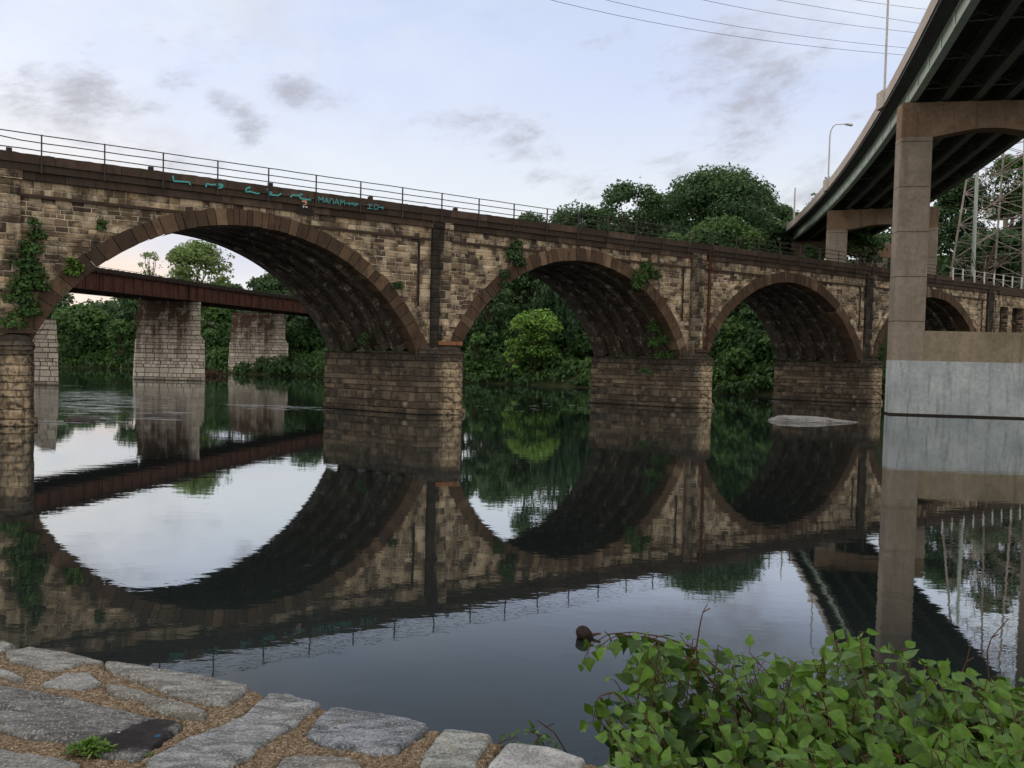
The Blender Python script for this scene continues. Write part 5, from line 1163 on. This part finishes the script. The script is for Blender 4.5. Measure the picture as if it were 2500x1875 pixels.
# ------------------------------------------------------------------ foreground bushes
def knot_leaf_mat(name, dark, light):
    mt = leaf_mat(name, dark, light, .16, .38); b = NB(mt.node_tree); p = b.n['Principled BSDF']; p.inputs['Specular IOR Level'].default_value = .22; o = b.coord('Object')
    src = p.inputs['Base Color'].links[0].from_socket; n = b.noise(o, 60., 4, .6)
    b.put(p.inputs['Base Color'], b.mix(b.mapr(n, .35, .7, 0., .45), src, [q*.45 for q in dark])); b.put(p.inputs['Normal'], b.bump(b.noise(o, 180., 3), .4, .004)); return mt
M['knot'] = knot_leaf_mat('knotweed_leaf', (.006, .024, .007), (.085, .18, .016))
M['vine'] = knot_leaf_mat('vine_leaf', (.006, .026, .008), (.09, .19, .016))
M['stem'] = simple('red_brown_stem', (.075, .04, .024), .6, 0., 40., .4)
def bush(name, label, tips, seed, leafm, Llen, droop=.5, ser=.0, wide=.72, root=None, per=.038, cat='shrub', arcs=()):
    rg = np.random.default_rng(seed); root = np.array(root); o = empty(name, tuple(root), label=label, cat=cat, group=None); sp = []; mb = MB()
    for tp in list(tips)+list(arcs):
        if len(tp) != 3 or hasattr(tp[0], '__len__'):
            Q = np.array([onY(*q) for q in tp]); tq = np.linspace(0, 1, len(Q)); n = 14; P = np.stack([np.interp(np.linspace(0, 1, n+1), tq, Q[:, k]) for k in range(3)], 1)
        else: px, py, Y = tp; P = None
        if P is None: tip = onY(px, py, Y)
        else: tip = P[-1]
        P_given = P; r0 = root+np.array([rg.normal(.14, .30)+(tip[0]-root[0])*.5, rg.normal(0, .16), -.1]); mid = (r0+tip)/2+np.array([rg.normal(0, .10), rg.normal(0, .08), .16]); n = 9 if P_given is None else 14; P = []
        for i in range(n+1): t = i/n; P.append((1-t)**2*r0+2*t*(1-t)*mid+t*t*tip)
        P = (np.array(P) if P_given is None else P_given)-root; mb.tube([(0, 0, -.12), P[0]], .004, 5); mb.tube(P, list(np.linspace(.0032, .0012, n+1)), 5)
        Ls = np.concatenate([[0], np.cumsum(np.linalg.norm(np.diff(P, axis=0), axis=1))]); x = Ls[-1]; side = 1
        while x > Ls[-1]*.1:
            c = np.array([np.interp(x, Ls, P[:, k]) for k in range(3)]); i = min(n-1, int(np.searchsorted(Ls, x))-1); ax = P[i+1]-P[i]; ax /= np.linalg.norm(ax); sd = np.cross(ax, [0, -.3, 1]); sd /= np.linalg.norm(sd)+1e-9
            age = (Ls[-1]-x)/.5; L = Llen*(.5+.5*min(1, age*2.2))*rg.uniform(.75, 1.15)
            d = sd*side+ax*.35+np.array([0, -.25, -droop+rg.normal(0, .25)])+rg.normal(0, .25, 3); nn = np.array([0, -.35, 1.])+rg.normal(0, .4, 3)
            b0 = c+d/np.linalg.norm(d)*.018; mb.tube([c, b0], .0011, 4, cap=False)
            sp.append((b0, d, nn, L, L*wide*rg.uniform(.85, 1.1), np.clip(.85-.78*min(1, age*2.8)+abs(rg.normal(0, .16))*(1 if rg.uniform() > .12 else 3), 0, 1))); side = -side; x -= per*rg.uniform(.6, 1.25)*(1.-.4*(age < .12))
    V, Fc, T = leaf_blades(rg, sp, ser); mesh_np('leaves', V, Fc, leafm, o, None, T, smooth=False); mb.build('stems', M['stem'], o); return o
def jt(rg, pts, y0, y1, n, jx, jy):
    out = []
    for i in range(n):
        f = rg.uniform(0, len(pts)-1.001); k = int(f); t = f-k; out.append((pts[k][0]*(1-t)+pts[k+1][0]*t+rg.normal(0, jx), pts[k][1]*(1-t)+pts[k+1][1]*t+abs(rg.normal(0, jy)), rg.uniform(y0, y1)))
    return out
rg0 = np.random.default_rng(77)
top_l = [(1540, 1610), (1580, 1565), (1640, 1545), (1740, 1550), (1800, 1590), (1900, 1600)]
bush('wild_vine', 'arching vine with toothed drooping leaves at the left of the foreground bushes', [(1600, 1570, 2.6), (1465, 1700, 2.35), (1456, 1750, 2.3), (1500, 1660, 2.45)], 5, M['vine'], .072, 1.1, .35, .8, (1.05, 2.75, 1.9), .045, 'vine', arcs=[[(1850, 1760, 2.4), (1760, 1640, 2.45), (1690, 1580, 2.5), (1620, 1555, 2.5), (1545, 1543, 2.5), (1485, 1548, 2.5), (1445, 1572, 2.5), (1425, 1610, 2.5)], [(1800, 1740, 2.3), (1720, 1640, 2.35), (1640, 1575, 2.4), (1570, 1552, 2.4), (1500, 1552, 2.42), (1460, 1580, 2.44)], [(1640, 1840, 2.2), (1560, 1740, 2.3), (1500, 1690, 2.3), (1460, 1700, 2.3), (1448, 1760, 2.3)]])
bush('knotweed_shrub', 'leafy green shrub in front of the log, left half of the foreground bushes', jt(rg0, top_l, 2.2, 2.8, 34, 30, 40)+jt(rg0, [(1550, 1740), (1660, 1720), (1800, 1740), (1900, 1740)], 1.9, 2.4, 38, 40, 50)+jt(rg0, [(1540, 1800), (1600, 1860), (1700, 1850), (1880, 1850)], 1.7, 2.0, 34, 40, 30), 6, M['knot'], .082, .35, .05, .60, (.95, 2.4, 2.0))
bush('knotweed_shrub', 'tall bright tipped shrub in the middle of the foreground bushes, under the column reflection', jt(rg0, [(1940, 1600), (2000, 1580), (2080, 1530), (2160, 1570), (2230, 1580), (2290, 1680)], 2.0, 2.6, 34, 25, 35)+jt(rg0, [(1900, 1700), (2060, 1690), (2260, 1720)], 1.8, 2.2, 40, 40, 40)+jt(rg0, [(1900, 1810), (2080, 1830), (2280, 1820)], 1.55, 1.9, 34, 40, 40), 7, M['knot'], .09, .3, .03, .60, (1.35, 2.2, 2.0))
bush('knotweed_shrub', 'dense broad leaved shrub at the lower right corner of the view', jt(rg0, [(2320, 1690), (2380, 1640), (2450, 1650), (2530, 1640)], 1.9, 2.4, 30, 25, 35)+jt(rg0, [(2280, 1740), (2400, 1720), (2530, 1720)], 1.7, 2.1, 34, 40, 40)+jt(rg0, [(2280, 1830), (2400, 1820), (2540, 1820)], 1.5, 1.8, 34, 40, 40), 8, M['knot'], .092, .35, .03, .62, (1.5, 2.0, 2.0))
bush('grass_tuft', 'small green sprig poking up behind the right end of the wall', [(1265, 1800, 2.55), (1300, 1788, 2.6), (1320, 1795, 2.6), (1335, 1815, 2.6)], 9, M['knot'], .05, .0, .0, .4, (.12, 2.65, 2.75), .03, 'weed')
def bare_twigs():
    for i, (pts, lab) in enumerate([([(1390, 1850), (1355, 1790), (1335, 1775), (1310, 1757)], 'thin bare twig rising over the water behind the wall end'), ([(1700, 1580), (1710, 1520), (1716, 1495), (1727, 1475)], 'bare reddish shoot standing above the left foreground bushes'), ([(2340, 1660), (2360, 1615), (2370, 1572)], 'pale curved dry twig above the lower right bushes'), ([(2410, 1590), (2420, 1558), (2462, 1510)], 'dark bare twig reaching right over the reflected pylon')]):
        P = np.array([onY(x, y, 2.3) for x, y in [(pts[0][0]+10, pts[0][1]+160)]+pts]); o = empty('bare_twig', tuple(P[0]), label=lab, cat='twig'); mb = MB(); mb.tube(P-P[0], list(np.linspace(.0026, .0012, len(P))), 5); mb.build('twig_stem', M['stem'], o)
        tw = MB(); tw.tube([P[-2]-P[0], P[-2]-P[0]+np.array([.02, 0, .012])], .0016, 4); tw.build('side_bud', M['stem'], o)
bare_twigs()
